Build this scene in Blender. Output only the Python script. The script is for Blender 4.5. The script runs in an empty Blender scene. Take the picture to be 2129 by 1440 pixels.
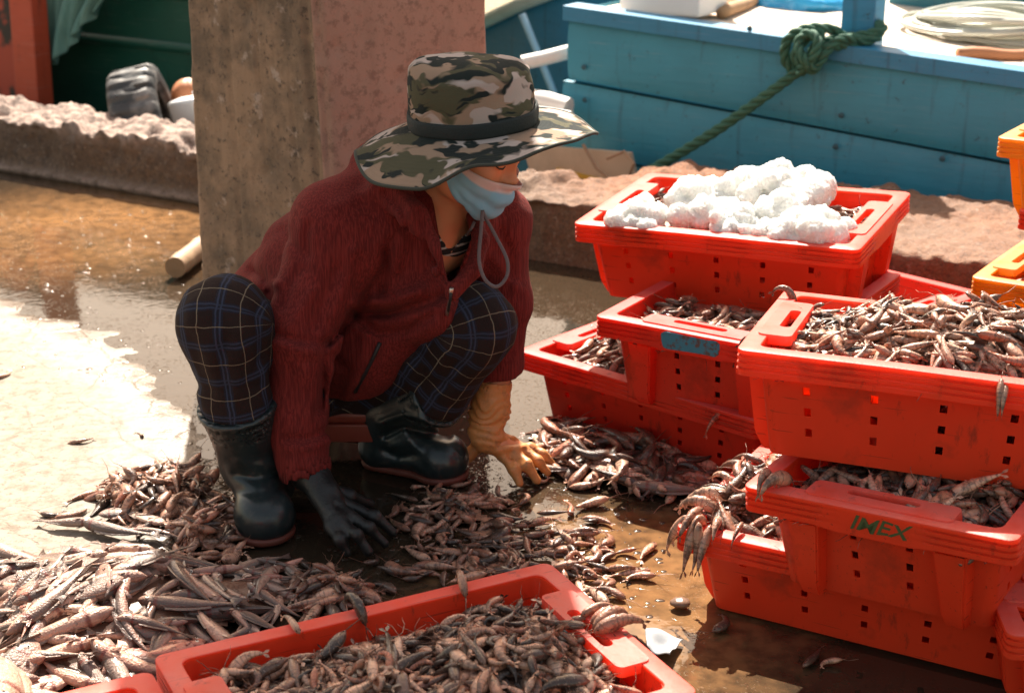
# A woman crouching among red fish crates on a harbour quay, built as one Blender scene.
import bpy, bmesh, math, random
import numpy as np
from mathutils import Vector, Matrix, Euler
R = math.radians
random.seed(7); rng = np.random.default_rng(7)
scene = bpy.context.scene
COL = scene.collection

# ------------------------------------------------------------------ camera
S = 1.1
CAM_H, PITCH, FPX = 1.25*S, R(19.0), 3200.0
CX, CY = 1064.5, 720.0
cd = bpy.data.cameras.new('camera'); cam = bpy.data.objects.new('camera', cd); COL.objects.link(cam)
cam.location = (0, 0, CAM_H); cam.rotation_euler = (R(90)-PITCH, 0, 0)
cd.sensor_width = 36; cd.lens = FPX/2129*36; cd.clip_start = .05; cd.clip_end = 4000
cd.dof.use_dof = True; cd.dof.focus_distance = 2.8; cd.dof.aperture_fstop = 5.4
scene.camera = cam
_c, _s = math.cos(PITCH), math.sin(PITCH)
def ray(px, py):
    X = (px-CX)/FPX; Y = -(py-CY)/FPX
    return np.array([X, _c+Y*_s, -_s+Y*_c])
O3 = np.array([0, 0, CAM_H])
def at(px, py, Y):                       # the point that sits Y metres (x S) in front of the camera
    d = ray(px, py); return O3 + d*(Y*S/d[1])
def gz(px, py, z=0.0):                   # the point at height z
    d = ray(px, py); return O3 + d*((z-CAM_H)/d[2])
def proj(P):
    P = np.asarray(P, float); x = P[..., 0]; y = P[..., 1]; z = P[..., 2]-CAM_H
    d = y*_c - z*_s; u = y*_s + z*_c
    return np.stack([CX+FPX*x/d, CY-FPX*u/d, d], -1)

# ------------------------------------------------------------------ objects
def link(o, parent=None):
    COL.objects.link(o)
    if parent is not None: o.parent = parent
    return o
def empty(name, loc=(0, 0, 0), rot=(0, 0, 0), parent=None):
    o = bpy.data.objects.new(name, None); o.empty_display_size = .1
    o.location = loc; o.rotation_euler = rot
    return link(o, parent)
def tag(o, label=None, cat=None, group=None, kind=None):
    if label: o['label'] = label
    if cat: o['category'] = cat
    if group: o['group'] = group
    if kind: o['kind'] = kind
    return o
def mesh_obj(name, V, F, mat=None, parent=None, smooth=True, mi=None):
    me = bpy.data.meshes.new(name)
    me.from_pydata([tuple(map(float, v)) for v in V], [], [tuple(map(int, f)) for f in F])
    mats = mat if isinstance(mat, (list, tuple)) else [mat]
    for m in mats:
        if m: me.materials.append(m)
    if mi is not None: me.polygons.foreach_set('material_index', np.asarray(mi, np.int32))
    me.polygons.foreach_set('use_smooth', np.full(len(me.polygons), smooth, bool))
    me.update()
    return link(bpy.data.objects.new(name, me), parent)
def np_mesh(name, V, F, mats, smooth=True, mi=None, n=4):
    """fast path: V (n,3), F (m,n) arrays"""
    me = bpy.data.meshes.new(name); V = np.asarray(V, np.float32); F = np.asarray(F, np.int32)
    me.vertices.add(len(V)); me.vertices.foreach_set('co', V.ravel())
    me.loops.add(F.size); me.loops.foreach_set('vertex_index', F.ravel())
    me.polygons.add(len(F)); me.polygons.foreach_set('loop_start', np.arange(0, F.size, F.shape[1], dtype=np.int32))
    try: me.polygons.foreach_set('loop_total', np.full(len(F), F.shape[1], np.int32))
    except Exception: pass
    for m in mats: me.materials.append(m)
    if mi is not None: me.polygons.foreach_set('material_index', np.asarray(mi, np.int32))
    me.polygons.foreach_set('use_smooth', np.full(len(F), smooth, bool))
    me.update(calc_edges=True); me.validate()
    return me
def attr(me, name, vals):
    a = me.attributes.new(name, 'FLOAT', 'POINT'); a.data.foreach_set('value', np.asarray(vals, np.float32))
def obj_of(name, me, parent=None): return link(bpy.data.objects.new(name, me), parent)

class MB:
    """collects polygons for one mesh"""
    def __init__(s): s.V = []; s.F = []; s.M = []
    def add(s, V, F, m=0):
        b = len(s.V); s.V += [tuple(v) for v in V]; s.F += [tuple(i+b for i in f) for f in F]; s.M += [m]*len(F); return s
    def box(s, c, d, rot=None, m=0, ch=0.0):
        x, y, z = [k/2 for k in d]
        if ch <= 0:
            V = [(-x,-y,-z),(x,-y,-z),(x,y,-z),(-x,y,-z),(-x,-y,z),(x,-y,z),(x,y,z),(-x,y,z)]
            F = [(0,3,2,1),(4,5,6,7),(0,1,5,4),(1,2,6,5),(2,3,7,6),(3,0,4,7)]
        else:
            bm = bmesh.new(); bmesh.ops.create_cube(bm, size=1)
            for v in bm.verts: v.co = Vector((v.co.x*d[0], v.co.y*d[1], v.co.z*d[2]))
            bmesh.ops.bevel(bm, geom=bm.edges[:], offset=ch, segments=2, affect='EDGES', profile=.6)
            bm.verts.index_update(); V = [v.co.copy() for v in bm.verts]; F = [[v.index for v in f.verts] for f in bm.faces]; bm.free()
        Mx = rot if rot is not None else Matrix.Identity(3)
        return s.add([Mx @ Vector(v) + Vector(c) for v in V], F, m)
    def tube(s, pts, r, n=8, m=0, cap=True, closed=False):
        P = [Vector(p) for p in pts]; k = len(P); rr = r if isinstance(r, (list, tuple, np.ndarray)) else [r]*k
        V = []; F = []; up = None
        for i in range(k):
            t = (P[(i+1) % k] - P[i-1]) if closed else (P[min(i+1, k-1)] - P[max(i-1, 0)])
            if t.length < 1e-9: t = Vector((0, 0, 1))
            t.normalize()
            if up is None:
                up = t.orthogonal().normalized()
            else:
                up = up - t*up.dot(t)
                up = up.normalized() if up.length > 1e-6 else t.orthogonal().normalized()
            b = t.cross(up)
            for j in range(n):
                a = 2*math.pi*j/n; V.append(P[i] + (up*math.cos(a) + b*math.sin(a))*rr[i])
        for i in range(k if closed else k-1):
            for j in range(n):
                i2 = (i+1) % k
                F.append((i*n+j, i*n+(j+1) % n, i2*n+(j+1) % n, i2*n+j))
        if cap and not closed: F.append(tuple(range(n-1, -1, -1))); F.append(tuple((k-1)*n+j for j in range(n)))
        return s.add(V, F, m)
    def grid(s, fn, nu, nv, m=0, closed=False):
        V = [fn(i/nu, j/nv) for j in range(nv+1) for i in range(nu+(0 if closed else 1))]; w = nu+(0 if closed else 1)
        F = [(j*w+i, j*w+(i+1) % w, (j+1)*w+(i+1) % w, (j+1)*w+i) for j in range(nv) for i in range(nu)]
        return s.add(V, F, m)
    def build(s, name, mat, parent=None, smooth=True):
        return mesh_obj(name, s.V, s.F, mat, parent, smooth, s.M)

def smooth_by_angle(o, deg=35):
    me = o.data
    bm = bmesh.new(); bm.from_mesh(me)
    for e in bm.edges:
        if len(e.link_faces) == 2: e.smooth = e.calc_face_angle(0) < R(deg)
    bm.to_mesh(me); bm.free()
def catmull(pts, n):
    P = [np.asarray(p, float) for p in pts]; P = [2*P[0]-P[1]]+P+[2*P[-1]-P[-2]]; out = []
    segs = len(P)-3
    for i in range(n):
        t = i/(n-1)*segs; k = min(int(t), segs-1); u = t-k; a, b, c, d = P[k:k+4]
        out.append(.5*((2*b)+(c-a)*u+(2*a-5*b+4*c-d)*u*u+(3*b-a-3*c+d)*u**3))
    return out

# ------------------------------------------------------------------ numpy noise
_perm = rng.random((64, 64, 64)).astype(np.float32)
def vnoise(P, sc=1.0):
    Q = np.asarray(P, np.float32)*np.float32(sc)+np.float32(1000.37); i = np.floor(Q).astype(np.int32); f = Q-i; f = f*f*(3-2*f); i &= 63; j = (i+1) & 63
    x, y, z = f[..., 0], f[..., 1], f[..., 2]; p = _perm
    a = p[i[..., 0], i[..., 1], i[..., 2]]*(1-x)+p[j[..., 0], i[..., 1], i[..., 2]]*x
    b = p[i[..., 0], j[..., 1], i[..., 2]]*(1-x)+p[j[..., 0], j[..., 1], i[..., 2]]*x
    c = p[i[..., 0], i[..., 1], j[..., 2]]*(1-x)+p[j[..., 0], i[..., 1], j[..., 2]]*x
    d = p[i[..., 0], j[..., 1], j[..., 2]]*(1-x)+p[j[..., 0], j[..., 1], j[..., 2]]*x
    return ((a*(1-y)+b*y)*(1-z)+(c*(1-y)+d*y)*z)*2-1
def fbm(P, sc, o=4):
    s = 0; a = 1; t = 0
    for k in range(o): s = s+a*vnoise(P, sc*2**k); t += a; a *= .5
    return s/t

# ------------------------------------------------------------------ materials
class NG:
    """terse node builder for one material"""
    def __init__(s, name):
        s.m = bpy.data.materials.new(name); s.m.use_nodes = True; s.t = s.m.node_tree; s.t.nodes.clear()
        s.out = s.t.nodes.new('ShaderNodeOutputMaterial')
    def n(s, typ, props=None, **inp):
        x = s.t.nodes.new('ShaderNode'+typ)
        for k, v in (props or {}).items(): setattr(x, k, v)
        for k, v in inp.items():
            key = int(k[1:]) if k[0] == '_' and k[1:].isdigit() else k.replace('_', ' ')
            sk = x.inputs[key]
            if hasattr(v, 'is_linked') or hasattr(v, 'links'): s.t.links.new(v, sk)
            else:
                try: sk.default_value = v
                except Exception: sk.default_value = tuple(v)+(1,)
        return x
    def pos(s, kind='Object'): return s.n('TexCoord').outputs[kind]
    def mapv(s, v, sc=(1, 1, 1), rot=(0, 0, 0), loc=(0, 0, 0)): return s.n('Mapping', Vector=v, Scale=sc, Rotation=rot, Location=loc).outputs[0]
    def noise(s, v, sc, det=3, rough=.55, dist=0.0): return s.n('TexNoise', Vector=v, Scale=float(sc), Detail=float(det), Roughness=rough, Distortion=dist).outputs[0]
    def ramp(s, f, stops, interp='LINEAR'):
        x = s.n('ValToRGB', Fac=f); cr = x.color_ramp; cr.interpolation = interp
        while len(cr.elements) < len(stops): cr.elements.new(.5)
        for e, (p, c) in zip(cr.elements, stops):
            e.position = p; e.color = tuple(c)+(1,) if isinstance(c, (tuple, list)) else (c, c, c, 1)
        return x.outputs[0]
    def mix(s, f, a, b, bt='MIX'):
        x = s.n('Mix', {'data_type': 'RGBA', 'blend_type': bt}); 
        for sk, v in ((x.inputs[0], f), (x.inputs[6], a), (x.inputs[7], b)):
            if hasattr(v, 'links'): s.t.links.new(v, sk)
            else: sk.default_value = tuple(v)+(1,) if isinstance(v, (tuple, list)) and len(v) == 3 else v
        return x.outputs[2]
    def math(s, op, a, b=0.0, clamp=False):
        x = s.n('Math', {'operation': op, 'use_clamp': clamp}); 
        for i, v in enumerate((a, b)):
            if hasattr(v, 'links'): s.t.links.new(v, x.inputs[i])
            else: x.inputs[i].default_value = v
        return x.outputs[0]
    def attr(s, name): return s.n('Attribute', {'attribute_name': name})
    def bump(s, h, strength=.3, dist=.01): return s.n('Bump', Height=h, Strength=strength, Distance=dist).outputs[0]
    def bsdf(s, **k): return s.n('BsdfPrincipled', **k)
    def end(s, shader): s.t.links.new(shader, s.out.inputs[0]); return s.m
def simple(name, col, rough=.6, var=.25, sc=8, bump=.15, bsc=60, metal=0.0, dirt=None, dirt_amt=.5, spec=.5, coat=0.0, bd=.004):
    g = NG(name); p = g.pos()
    n = g.noise(p, sc, 4); c = g.mix(n, tuple(k*(1-var) for k in col), tuple(min(1, k*(1+var)) for k in col))
    if dirt: c = g.mix(g.ramp(g.noise(p, sc*.7, 6, .65), [(.5, 0.0), (.5+.25*(1.2-dirt_amt), dirt_amt)]), c, dirt)
    b = g.bump(g.noise(p, bsc, 3), bump, bd)
    s = g.bsdf(Base_Color=c, Roughness=g.math('ADD', rough-.08, g.math('MULTIPLY', n, .16)), Metallic=metal, Normal=b, Specular_IOR_Level=spec, Coat_Weight=coat)
    return g.end(s.outputs[0])
# ------------------------------------------------------------------ light
SUN_EL, SUN_AZ = R(50), R(-6.0)          # azimuth from +Y, positive towards +X
w = bpy.data.worlds.new('World'); scene.world = w; w.use_nodes = True
nt = w.node_tree; bg = nt.nodes['Background']; sky = nt.nodes.new('ShaderNodeTexSky'); sky.sky_type = 'NISHITA'
sky.sun_disc = False; sky.sun_elevation = SUN_EL; sky.sun_rotation = SUN_AZ; sky.air_density = 1.2; sky.dust_density = 2.5; sky.ozone_density = 1.0
mxs = nt.nodes.new('ShaderNodeMix'); mxs.data_type = 'RGBA'; mxs.blend_type = 'MULTIPLY'; mxs.inputs[0].default_value = 1; mxs.inputs[7].default_value = (1.27, .97, .68, 1)
nt.links.new(sky.outputs[0], mxs.inputs[6]); nt.links.new(mxs.outputs[2], bg.inputs[0]); bg.inputs[1].default_value = .095
sl = bpy.data.lights.new('sun', 'SUN'); so = bpy.data.objects.new('sun', sl); COL.objects.link(so)
sl.energy = 5.0; sl.angle = R(.5); sl.color = (1.0, .92, .80)
sd = Vector((math.sin(SUN_AZ)*math.cos(SUN_EL), math.cos(SUN_AZ)*math.cos(SUN_EL), math.sin(SUN_EL)))
so.rotation_euler = sd.to_track_quat('Z', 'Y').to_euler(); so.location = (-1, 8, 9)
scene.view_settings.view_transform = 'Standard'; scene.view_settings.look = 'None'; scene.view_settings.exposure = 1.62; scene.view_settings.gamma = 1
scene.cycles.max_bounces = 8; scene.cycles.transparent_max_bounces = 8
scene.cycles.sample_clamp_indirect = 6; scene.cycles.caustics_reflective = False; scene.cycles.caustics_refractive = False

# ------------------------------------------------------------------ kerb frame
KO = np.array([.267*S, 4.31*S, 0]); KE = np.array([.8495, -.5276, 0]); KN = np.array([.5276, .8495, 0])
def kf(s, d, z): return KO + KE*s + KN*d + np.array([0, 0, z])
def hp(px, py, d):                        # pixel -> (s, z) on the upright plane d behind the kerb's front
    r = ray(px, py); t = np.dot(KO+KN*d-O3, KN)/np.dot(r, KN); q = O3+r*t
    return float(np.dot(q-KO, KE)), float(q[2])

# ------------------------------------------------------------------ ground + shallow muddy water
def sdf_poly(P, poly):
    poly = np.asarray(poly, float); d = np.full(len(P), 1e9); ins = np.zeros(len(P), bool)
    for i in range(len(poly)):
        a, b = poly[i-1], poly[i]; ab = b-a; ap = P-a
        t = np.clip((ap@ab)/(ab@ab), 0, 1); d = np.minimum(d, np.linalg.norm(ap-t[:, None]*ab, axis=1))
        c = ((a[1] > P[:, 1]) != (b[1] > P[:, 1])); x = (b[0]-a[0])*(P[:, 1]-a[1])/((b[1]-a[1]) if b[1] != a[1] else 1e-9)+a[0]
        ins ^= c & (P[:, 0] < x)
    return np.where(ins, -d, d)
dry_poly = [gz(x, y)[:2] for x, y in ((-900, 590), (0, 608), (130, 650), (240, 700), (330, 755), (395, 830), (412, 900), (408, 985), (385, 1080), (345, 1180), (250, 1330), (-700, 1400))]
dry_poly += [(-9, .5), (-9, 4.4)]
def ground_h(X, Y):
    P = np.stack([X, Y], -1).reshape(-1, 2); P3 = np.concatenate([P, np.zeros((len(P), 1))], 1)
    d = sdf_poly(P, dry_poly) + fbm(P3, 3.0, 5)*.11 + fbm(P3+31, 13, 4)*.07
    t = np.clip(.5-d/.16, 0, 1); t = t*t*(3-2*t)
    mud = np.exp(-(((P[:, 0]-gz(450, 1020)[0])/.16)**2+((P[:, 1]-gz(450, 1020)[1])/.30)**2))
    h = -.0125+.0125*t + fbm(P3, 7, 4)*.0035*(1-.6*t) + mud*(.010+fbm(P3, 38, 3)*.012)*(1-t) + fbm(P3+5, 1.3, 3)*.003*(1-t) - .0025*(1-t)*(1-np.minimum(mud*1.5, 1))
    tb = np.clip((.05-d+fbm(P3+17, 9, 4)*.10)/.42, 0, 1)
    return np.minimum(h, .006).reshape(X.shape), t.reshape(X.shape), mud.reshape(X.shape), tb.reshape(X.shape)
def nonuni(lo, a, b, hi, fine, ncoarse):
    return np.concatenate([lo+(a-lo)*(1-np.linspace(1, 0, ncoarse, endpoint=False)**3)[:], np.arange(a, b, fine), b+(hi-b)*np.linspace(0, 1, ncoarse)**3])
ss = nonuni(-70, -3.9, 3.4, 70, .022, 14); dd = nonuni(-70, -4.4, .25, .31, .022, 14)[:-14]; dd = np.append(dd, [.27, .31])
ss = np.unique(np.round(ss, 5)); dd = np.unique(np.round(dd, 5))
SS, DD = np.meshgrid(ss, dd); GX = KO[0]+KE[0]*SS+KN[0]*DD; GY = KO[1]+KE[1]*SS+KN[1]*DD
GH, GT, GM, GB = ground_h(GX, GY)
def gridfaces(ny, nx):
    a = np.arange(ny*nx).reshape(ny, nx); return np.stack([a[:-1, :-1], a[:-1, 1:], a[1:, 1:], a[1:, :-1]], -1).reshape(-1, 4)
g = NG('quay_concrete'); p = g.pos()
dry = g.attr('dry').outputs['Fac']; mudn = g.attr('mud').outputs['Fac']
n1 = g.noise(p, 2.2, 6, .6); n2 = g.noise(p, 26, 5, .65); n3 = g.noise(p, 150, 3)
cr = g.n('TexVoronoi', {'feature': 'DISTANCE_TO_EDGE'}, Vector=g.mix(.92, g.noise(p, 6, 4), p), Scale=5.0).outputs[0]
crk = g.ramp(cr, [(0.0, 1.0), (.018, 0.0)])
c = g.mix(n1, (.205, .168, .130), (.30, .255, .205)); c = g.mix(g.ramp(n2, [(.46, 0.0), (.64, .70)]), c, (.12, .085, .055))
c = g.mix(g.ramp(g.noise(p, 70, 4, .7), [(.56, 0.0), (.64, .7)]), c, (.09, .06, .042)); c = g.mix(g.math('MULTIPLY', crk, .16), c, (.09, .07, .055))
wetc = g.mix(n2, (.030, .021, .014), (.085, .055, .033))
dmp = g.ramp(g.math('ADD', g.attr('damp').outputs['Fac'], g.math('MULTIPLY', g.math('SUBTRACT', n2, .5), .45)), [(.12, 0.0), (.40, .55), (.80, 1.0)]); c = g.mix(dmp, g.mix(.35, wetc, (.12, .08, .05)), c); c = g.mix(g.math('MULTIPLY', mudn, .6), c, (.06, .05, .045))
bm_ = g.bump(g.math('ADD', g.math('MULTIPLY', n2, .7), g.math('ADD', g.math('MULTIPLY', n3, .4), g.math('MULTIPLY', crk, -.5))), .5, .006)
ro = g.mix(dmp, (.22, .22, .22), (.85, .85, .85))
M_ground = g.end(g.bsdf(Base_Color=c, Roughness=ro, Normal=bm_).outputs[0])
me = np_mesh('quay_ground', np.stack([GX, GY, GH], -1).reshape(-1, 3), gridfaces(*GX.shape), [M_ground])
attr(me, 'dry', GT.ravel()); attr(me, 'mud', GM.ravel()); attr(me, 'damp', GB.ravel())
tag(obj_of('quay_ground', me), 'wet and sun-bleached concrete quay floor', None, None, 'structure')

g = NG('muddy_water'); p = g.pos()
n1 = g.noise(p, 1.6, 4); n2 = g.noise(p, 22, 3, .6); n3 = g.noise(p, 140, 2)
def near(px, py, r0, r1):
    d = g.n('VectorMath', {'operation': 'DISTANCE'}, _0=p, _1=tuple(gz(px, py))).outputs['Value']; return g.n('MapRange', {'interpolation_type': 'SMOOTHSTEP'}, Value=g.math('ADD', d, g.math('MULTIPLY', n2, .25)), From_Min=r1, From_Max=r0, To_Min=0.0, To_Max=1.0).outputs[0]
lit_tan = g.math('MAXIMUM', near(170, 470, .25, 1.05), near(1290, 1230, .26, .62)); lit_tan = g.math('MULTIPLY', lit_tan, g.ramp(n1, [(.30, .55), (.60, 1.0)]))  # muddy tan laid where sun falls, so light is put into the colour
c = g.mix(lit_tan, (.036, .024, .015), (.235, .122, .052)); c = g.mix(g.ramp(n2, [(.42, 0.0), (.70, .6)]), c, (.028, .019, .012))
spk = g.math('MULTIPLY', g.ramp(n3, [(.60, 0.0), (.72, 1.0)]), g.ramp(g.noise(p, 5, 4), [(.46, 0.0), (.60, 1.0)])); b = g.bump(g.math('ADD', g.math('MULTIPLY', n2, .35), g.math('MULTIPLY', spk, 1.3)), .16, .008)
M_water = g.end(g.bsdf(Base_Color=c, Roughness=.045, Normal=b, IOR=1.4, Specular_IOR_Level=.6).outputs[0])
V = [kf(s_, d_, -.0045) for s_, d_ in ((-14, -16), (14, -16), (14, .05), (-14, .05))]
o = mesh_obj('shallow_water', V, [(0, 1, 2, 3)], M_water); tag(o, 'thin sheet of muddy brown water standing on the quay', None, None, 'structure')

g = NG('harbour_water'); p = g.pos()
b = g.bump(g.noise(p, 2.5, 4), .35, .08)
M_sea = g.end(g.bsdf(Base_Color=(.03, .06, .055), Roughness=.08, Normal=b, IOR=1.33).outputs[0])
V = [kf(-900, .3, -.95), kf(900, .3, -.95), kf(900, 1600, -.95), kf(-900, 1600, -.95)]
tag(mesh_obj('harbour_water', V, [(0, 1, 2, 3)], M_sea), 'harbour water beyond the quay edge', None, None, 'structure')

# ------------------------------------------------------------------ rough kerb along the quay edge
g = NG('rough_concrete'); p = g.pos(); top = g.attr('top').outputs['Fac']
n1 = g.noise(p, 3, 6, .6); n2 = g.noise(p, 28, 6, .7)
c = g.mix(n1, (.105, .066, .044), (.20, .125, .080)); c = g.mix(g.ramp(n2, [(.45, 0.0), (.66, .65)]), c, (.055, .038, .030))
rx = g.n('SeparateXYZ', Vector=p).outputs[0]
c = g.mix(g.math('MULTIPLY', g.math('MULTIPLY', g.ramp(g.noise(p, 1.1, 3), [(.34, 0.0), (.56, .9)]), 1.0), g.ramp(rx, [(.0, 0.0), (.35, 1.0)])), c, (.26, .095, .035))
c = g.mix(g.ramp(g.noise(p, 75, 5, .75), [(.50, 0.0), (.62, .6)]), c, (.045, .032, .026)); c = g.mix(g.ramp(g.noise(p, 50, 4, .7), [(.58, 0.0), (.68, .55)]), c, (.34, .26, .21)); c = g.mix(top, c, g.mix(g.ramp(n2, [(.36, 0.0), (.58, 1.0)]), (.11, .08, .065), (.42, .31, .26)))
M_kerb = g.end(g.bsdf(Base_Color=c, Roughness=.92, Normal=g.bump(g.math('ADD', n2, g.math('MULTIPLY', g.noise(p, 90, 4, .7), .6)), .9, .012)).outputs[0])
sv = np.concatenate([np.linspace(-40, -4.2, 16, endpoint=False), np.arange(-4.2, 2.6, .012), np.linspace(2.6, 40, 16)])
def kerb_w(s): return .36+.42*np.clip((s+.26)/.2, 0, 1)
prof = []                                 # (u across 0..1, z) front bottom -> top -> back
for z in np.linspace(-.02, .185, 13): prof.append((0, z))
for u in np.linspace(.03, .97, 36): prof.append((u, .205))
for z in np.linspace(.185, -1.2, 8): prof.append((1, z))
prof = np.array(prof); PS, PI_ = np.meshgrid(sv, np.arange(len(prof)), indexing='ij')
U = prof[PI_, 0]; Z = prof[PI_, 1]; D = U*kerb_w(PS)
P = KO+KE*PS[..., None]+KN*D[..., None]; P[..., 2] = Z
istop = (np.abs(Z-.205) < 1e-6).astype(float); edge = np.clip(1-U/.5, 0, 1)*istop
rub = fbm(P, 9, 5); rub2 = np.abs(fbm(P+9, 17, 3)); q2 = P[..., :2].reshape(-1, 2); stn = np.zeros(len(q2)); msk = (istop.ravel() > 0) & (PS.ravel() > -4.3) & (PS.ravel() < 2.6); qq = q2[msk]; acc_ = np.zeros(len(qq))
for _ in range(700):
    s_ = rng.uniform(-4.2, 2.5); c_ = (KO+KE*s_+KN*rng.uniform(0, 1)*kerb_w(s_))[:2]; r_ = rng.uniform(.018, .055); acc_ = np.maximum(acc_, np.sqrt(np.maximum(r_*r_-((qq-c_)**2).sum(1), 0))*rng.uniform(.5, .9))
stn[msk] = acc_; stn = stn.reshape(istop.shape)
lft = 1-np.clip((PS+.5)/.4, 0, 1)*.72; stn = stn*np.where(PS > -.4, np.clip((U-.55)/.2, .15, 1), 1)
P[..., 2] += istop*(rub*.040*lft + rub2*.018 + stn*(.35+.5*lft) + fbm(P+1, 44, 2)*.010 - .024*lft + np.where(PS < -.9, .012, -.004)) - edge*lft*(np.abs(fbm(P+3, 5, 4))*.06)
fr = (U < .01)*np.clip((Z+.02)/.1, 0, 1)
P += KN*(fr*((np.abs(fbm(P+7, 6, 5))*.055+np.clip((Z-.10)/.09, 0, 1)*np.abs(fbm(P+2, 4, 3))*.13)*lft+np.abs(fbm(P+8, 30, 3))*.012))[..., None]
lip = np.exp(-((Z-.012)/.016)**2)*(U < .01)*(PS < -.9); P -= KN*(lip*.03)[..., None]
me = np_mesh('quay_kerb', P.reshape(-1, 3), gridfaces(*PS.shape)[:, ::-1], [M_kerb])
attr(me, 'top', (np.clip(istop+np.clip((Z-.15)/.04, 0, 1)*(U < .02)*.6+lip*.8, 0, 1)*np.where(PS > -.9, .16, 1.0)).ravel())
o = obj_of('quay_kerb', me); tag(o, 'low crumbling concrete kerb with rubble on top along the quay edge', 'kerb')
o.name = 'quay_wall'

# ------------------------------------------------------------------ concrete pillar
def edge_xy(px_top, px_bot, Y):
    a = at(px_top, 0, Y); return a
def col(pxt, pyb, pxb, Y):
    a = at(pxt, 0, Y); b = at(pxb, pyb, Y); k = (a-b)/(a[2]-b[2])
    return lambda z: b+k*(z-b[2])
cL = col(381, 550, 408, 3.68); cN = col(655, 370, 682, 3.38); cR = col(1021, 150, 1023, 3.60)
g = NG('old_formed_concrete'); p = g.pos(); st = g.noise(g.mapv(p, (14, 14, 1.2)), 2.0, 5, .6); n2 = g.noise(p, 7, 6, .65); n3 = g.noise(p, 55, 4, .7)
c = g.mix(st, (.175, .110, .070), (.335, .220, .145)); c = g.mix(g.ramp(n2, [(.44, 0.0), (.64, .75)]), c, (.075, .056, .040)); c = g.mix(g.ramp(g.noise(p, 13, 4, .6), [(.61, 0.0), (.68, .7)]), c, (.40, .31, .26)); c = g.mix(g.ramp(n3, [(.56, 0.0), (.66, .75)]), c, (.05, .036, .028))
M_pil1 = g.end(g.bsdf(Base_Color=c, Roughness=.88, Normal=g.bump(g.math('ADD', g.math('MULTIPLY', st, .8), n3), .6, .008)).outputs[0])
g = NG('pinkish_plaster'); p = g.pos(); n1 = g.noise(p, 3, 5); n2 = g.noise(p, 40, 5, .75); st = g.noise(g.mapv(p, (10, 10, 1.5)), 2.0, 4)  # pinker colour for the second visible face of the pillar
c = g.mix(n1, (.285, .155, .115), (.385, .225, .170)); c = g.mix(g.ramp(n2, [(.50, 0.0), (.62, .6)]), c, (.14, .075, .055)); c = g.mix(g.ramp(st, [(.5, 0.0), (.8, .4)]), c, (.18, .11, .08))
M_pil2 = g.end(g.bsdf(Base_Color=c, Roughness=.9, Normal=g.bump(g.math('ADD', n2, g.math('MULTIPLY', st, .5)), .45, .006)).outputs[0])
nu = 56; zz = np.concatenate([np.arange(-.02, 1.25, .0125), np.linspace(1.25, 4.2, 30)])
def pillar_pt(u, z):                      # u in 0..4 : L->N, N->R, R->B, B->L
    L_, N_, R_ = cL(z), cN(z), cR(z); B_ = L_+R_-N_
    q = [L_, N_, R_, B_, L_]; k = min(int(u), 3); f = u-k
    return q[k]*(1-f)+q[k+1]*f
us = np.linspace(0, 4, 4*nu, endpoint=False)
PV = np.array([[pillar_pt(u, z) for u in us] for z in zz])
cen = PV.mean(1, keepdims=True); out = PV-cen; out[..., 2] = 0; out /= np.linalg.norm(out, axis=-1, keepdims=True)
UU = np.broadcast_to(us[None], PV.shape[:2]); ZZ = np.broadcast_to(zz[:, None], PV.shape[:2])
disp = fbm(PV, 16, 4)*.004
for c0, wd, dp, z0, z1 in ((.34, .012, .010, -1, 5), (.56, .010, .008, .55, 5), (.93, .030, .016, -1, 5), (.78, .008, .004, .2, 5)):
    disp = disp - dp*np.exp(-((UU-c0-.012*vnoise(PV, 3))/wd)**2)*((ZZ > z0) & (ZZ < z1))
near_edge = np.minimum(np.abs((UU % 1)-0), np.abs((UU % 1)-1)); disp = disp - .020*np.exp(-(near_edge/.025)**2)*(1+.9*fbm(PV+4, 22, 3))
for _ in range(26):
    a, b, r_ = rng.uniform(0, 2), rng.uniform(0, 1), rng.uniform(.01, .03)
    disp = disp-.007*np.exp(-(((UU-a)*.4)**2+(ZZ-b)**2)/r_**2*2)
PV = PV+out*disp[..., None]
ny, nx = PV.shape[:2]; a = np.arange(ny*nx).reshape(ny, nx); b = np.roll(a, -1, 1)
F = np.stack([a[:-1], b[:-1], b[1:], a[1:]], -1); mi = np.broadcast_to(((us >= .955) & (us < 2.4)).astype(int)[None], F.shape[:2])
me = np_mesh('concrete_pillar', PV.reshape(-1, 3), F.reshape(-1, 4), [M_pil1, M_pil2], True, mi.reshape(-1))
bm = bmesh.new(); bm.from_mesh(me); bm.verts.ensure_lookup_table(); bm.faces.new([bm.verts[i] for i in a[-1]]); bm.to_mesh(me); bm.free()
tag(obj_of('concrete_pillar', me), 'weathered square concrete pillar, one face grey-brown and one pinkish, behind the crouching woman', 'pillar')
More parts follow.
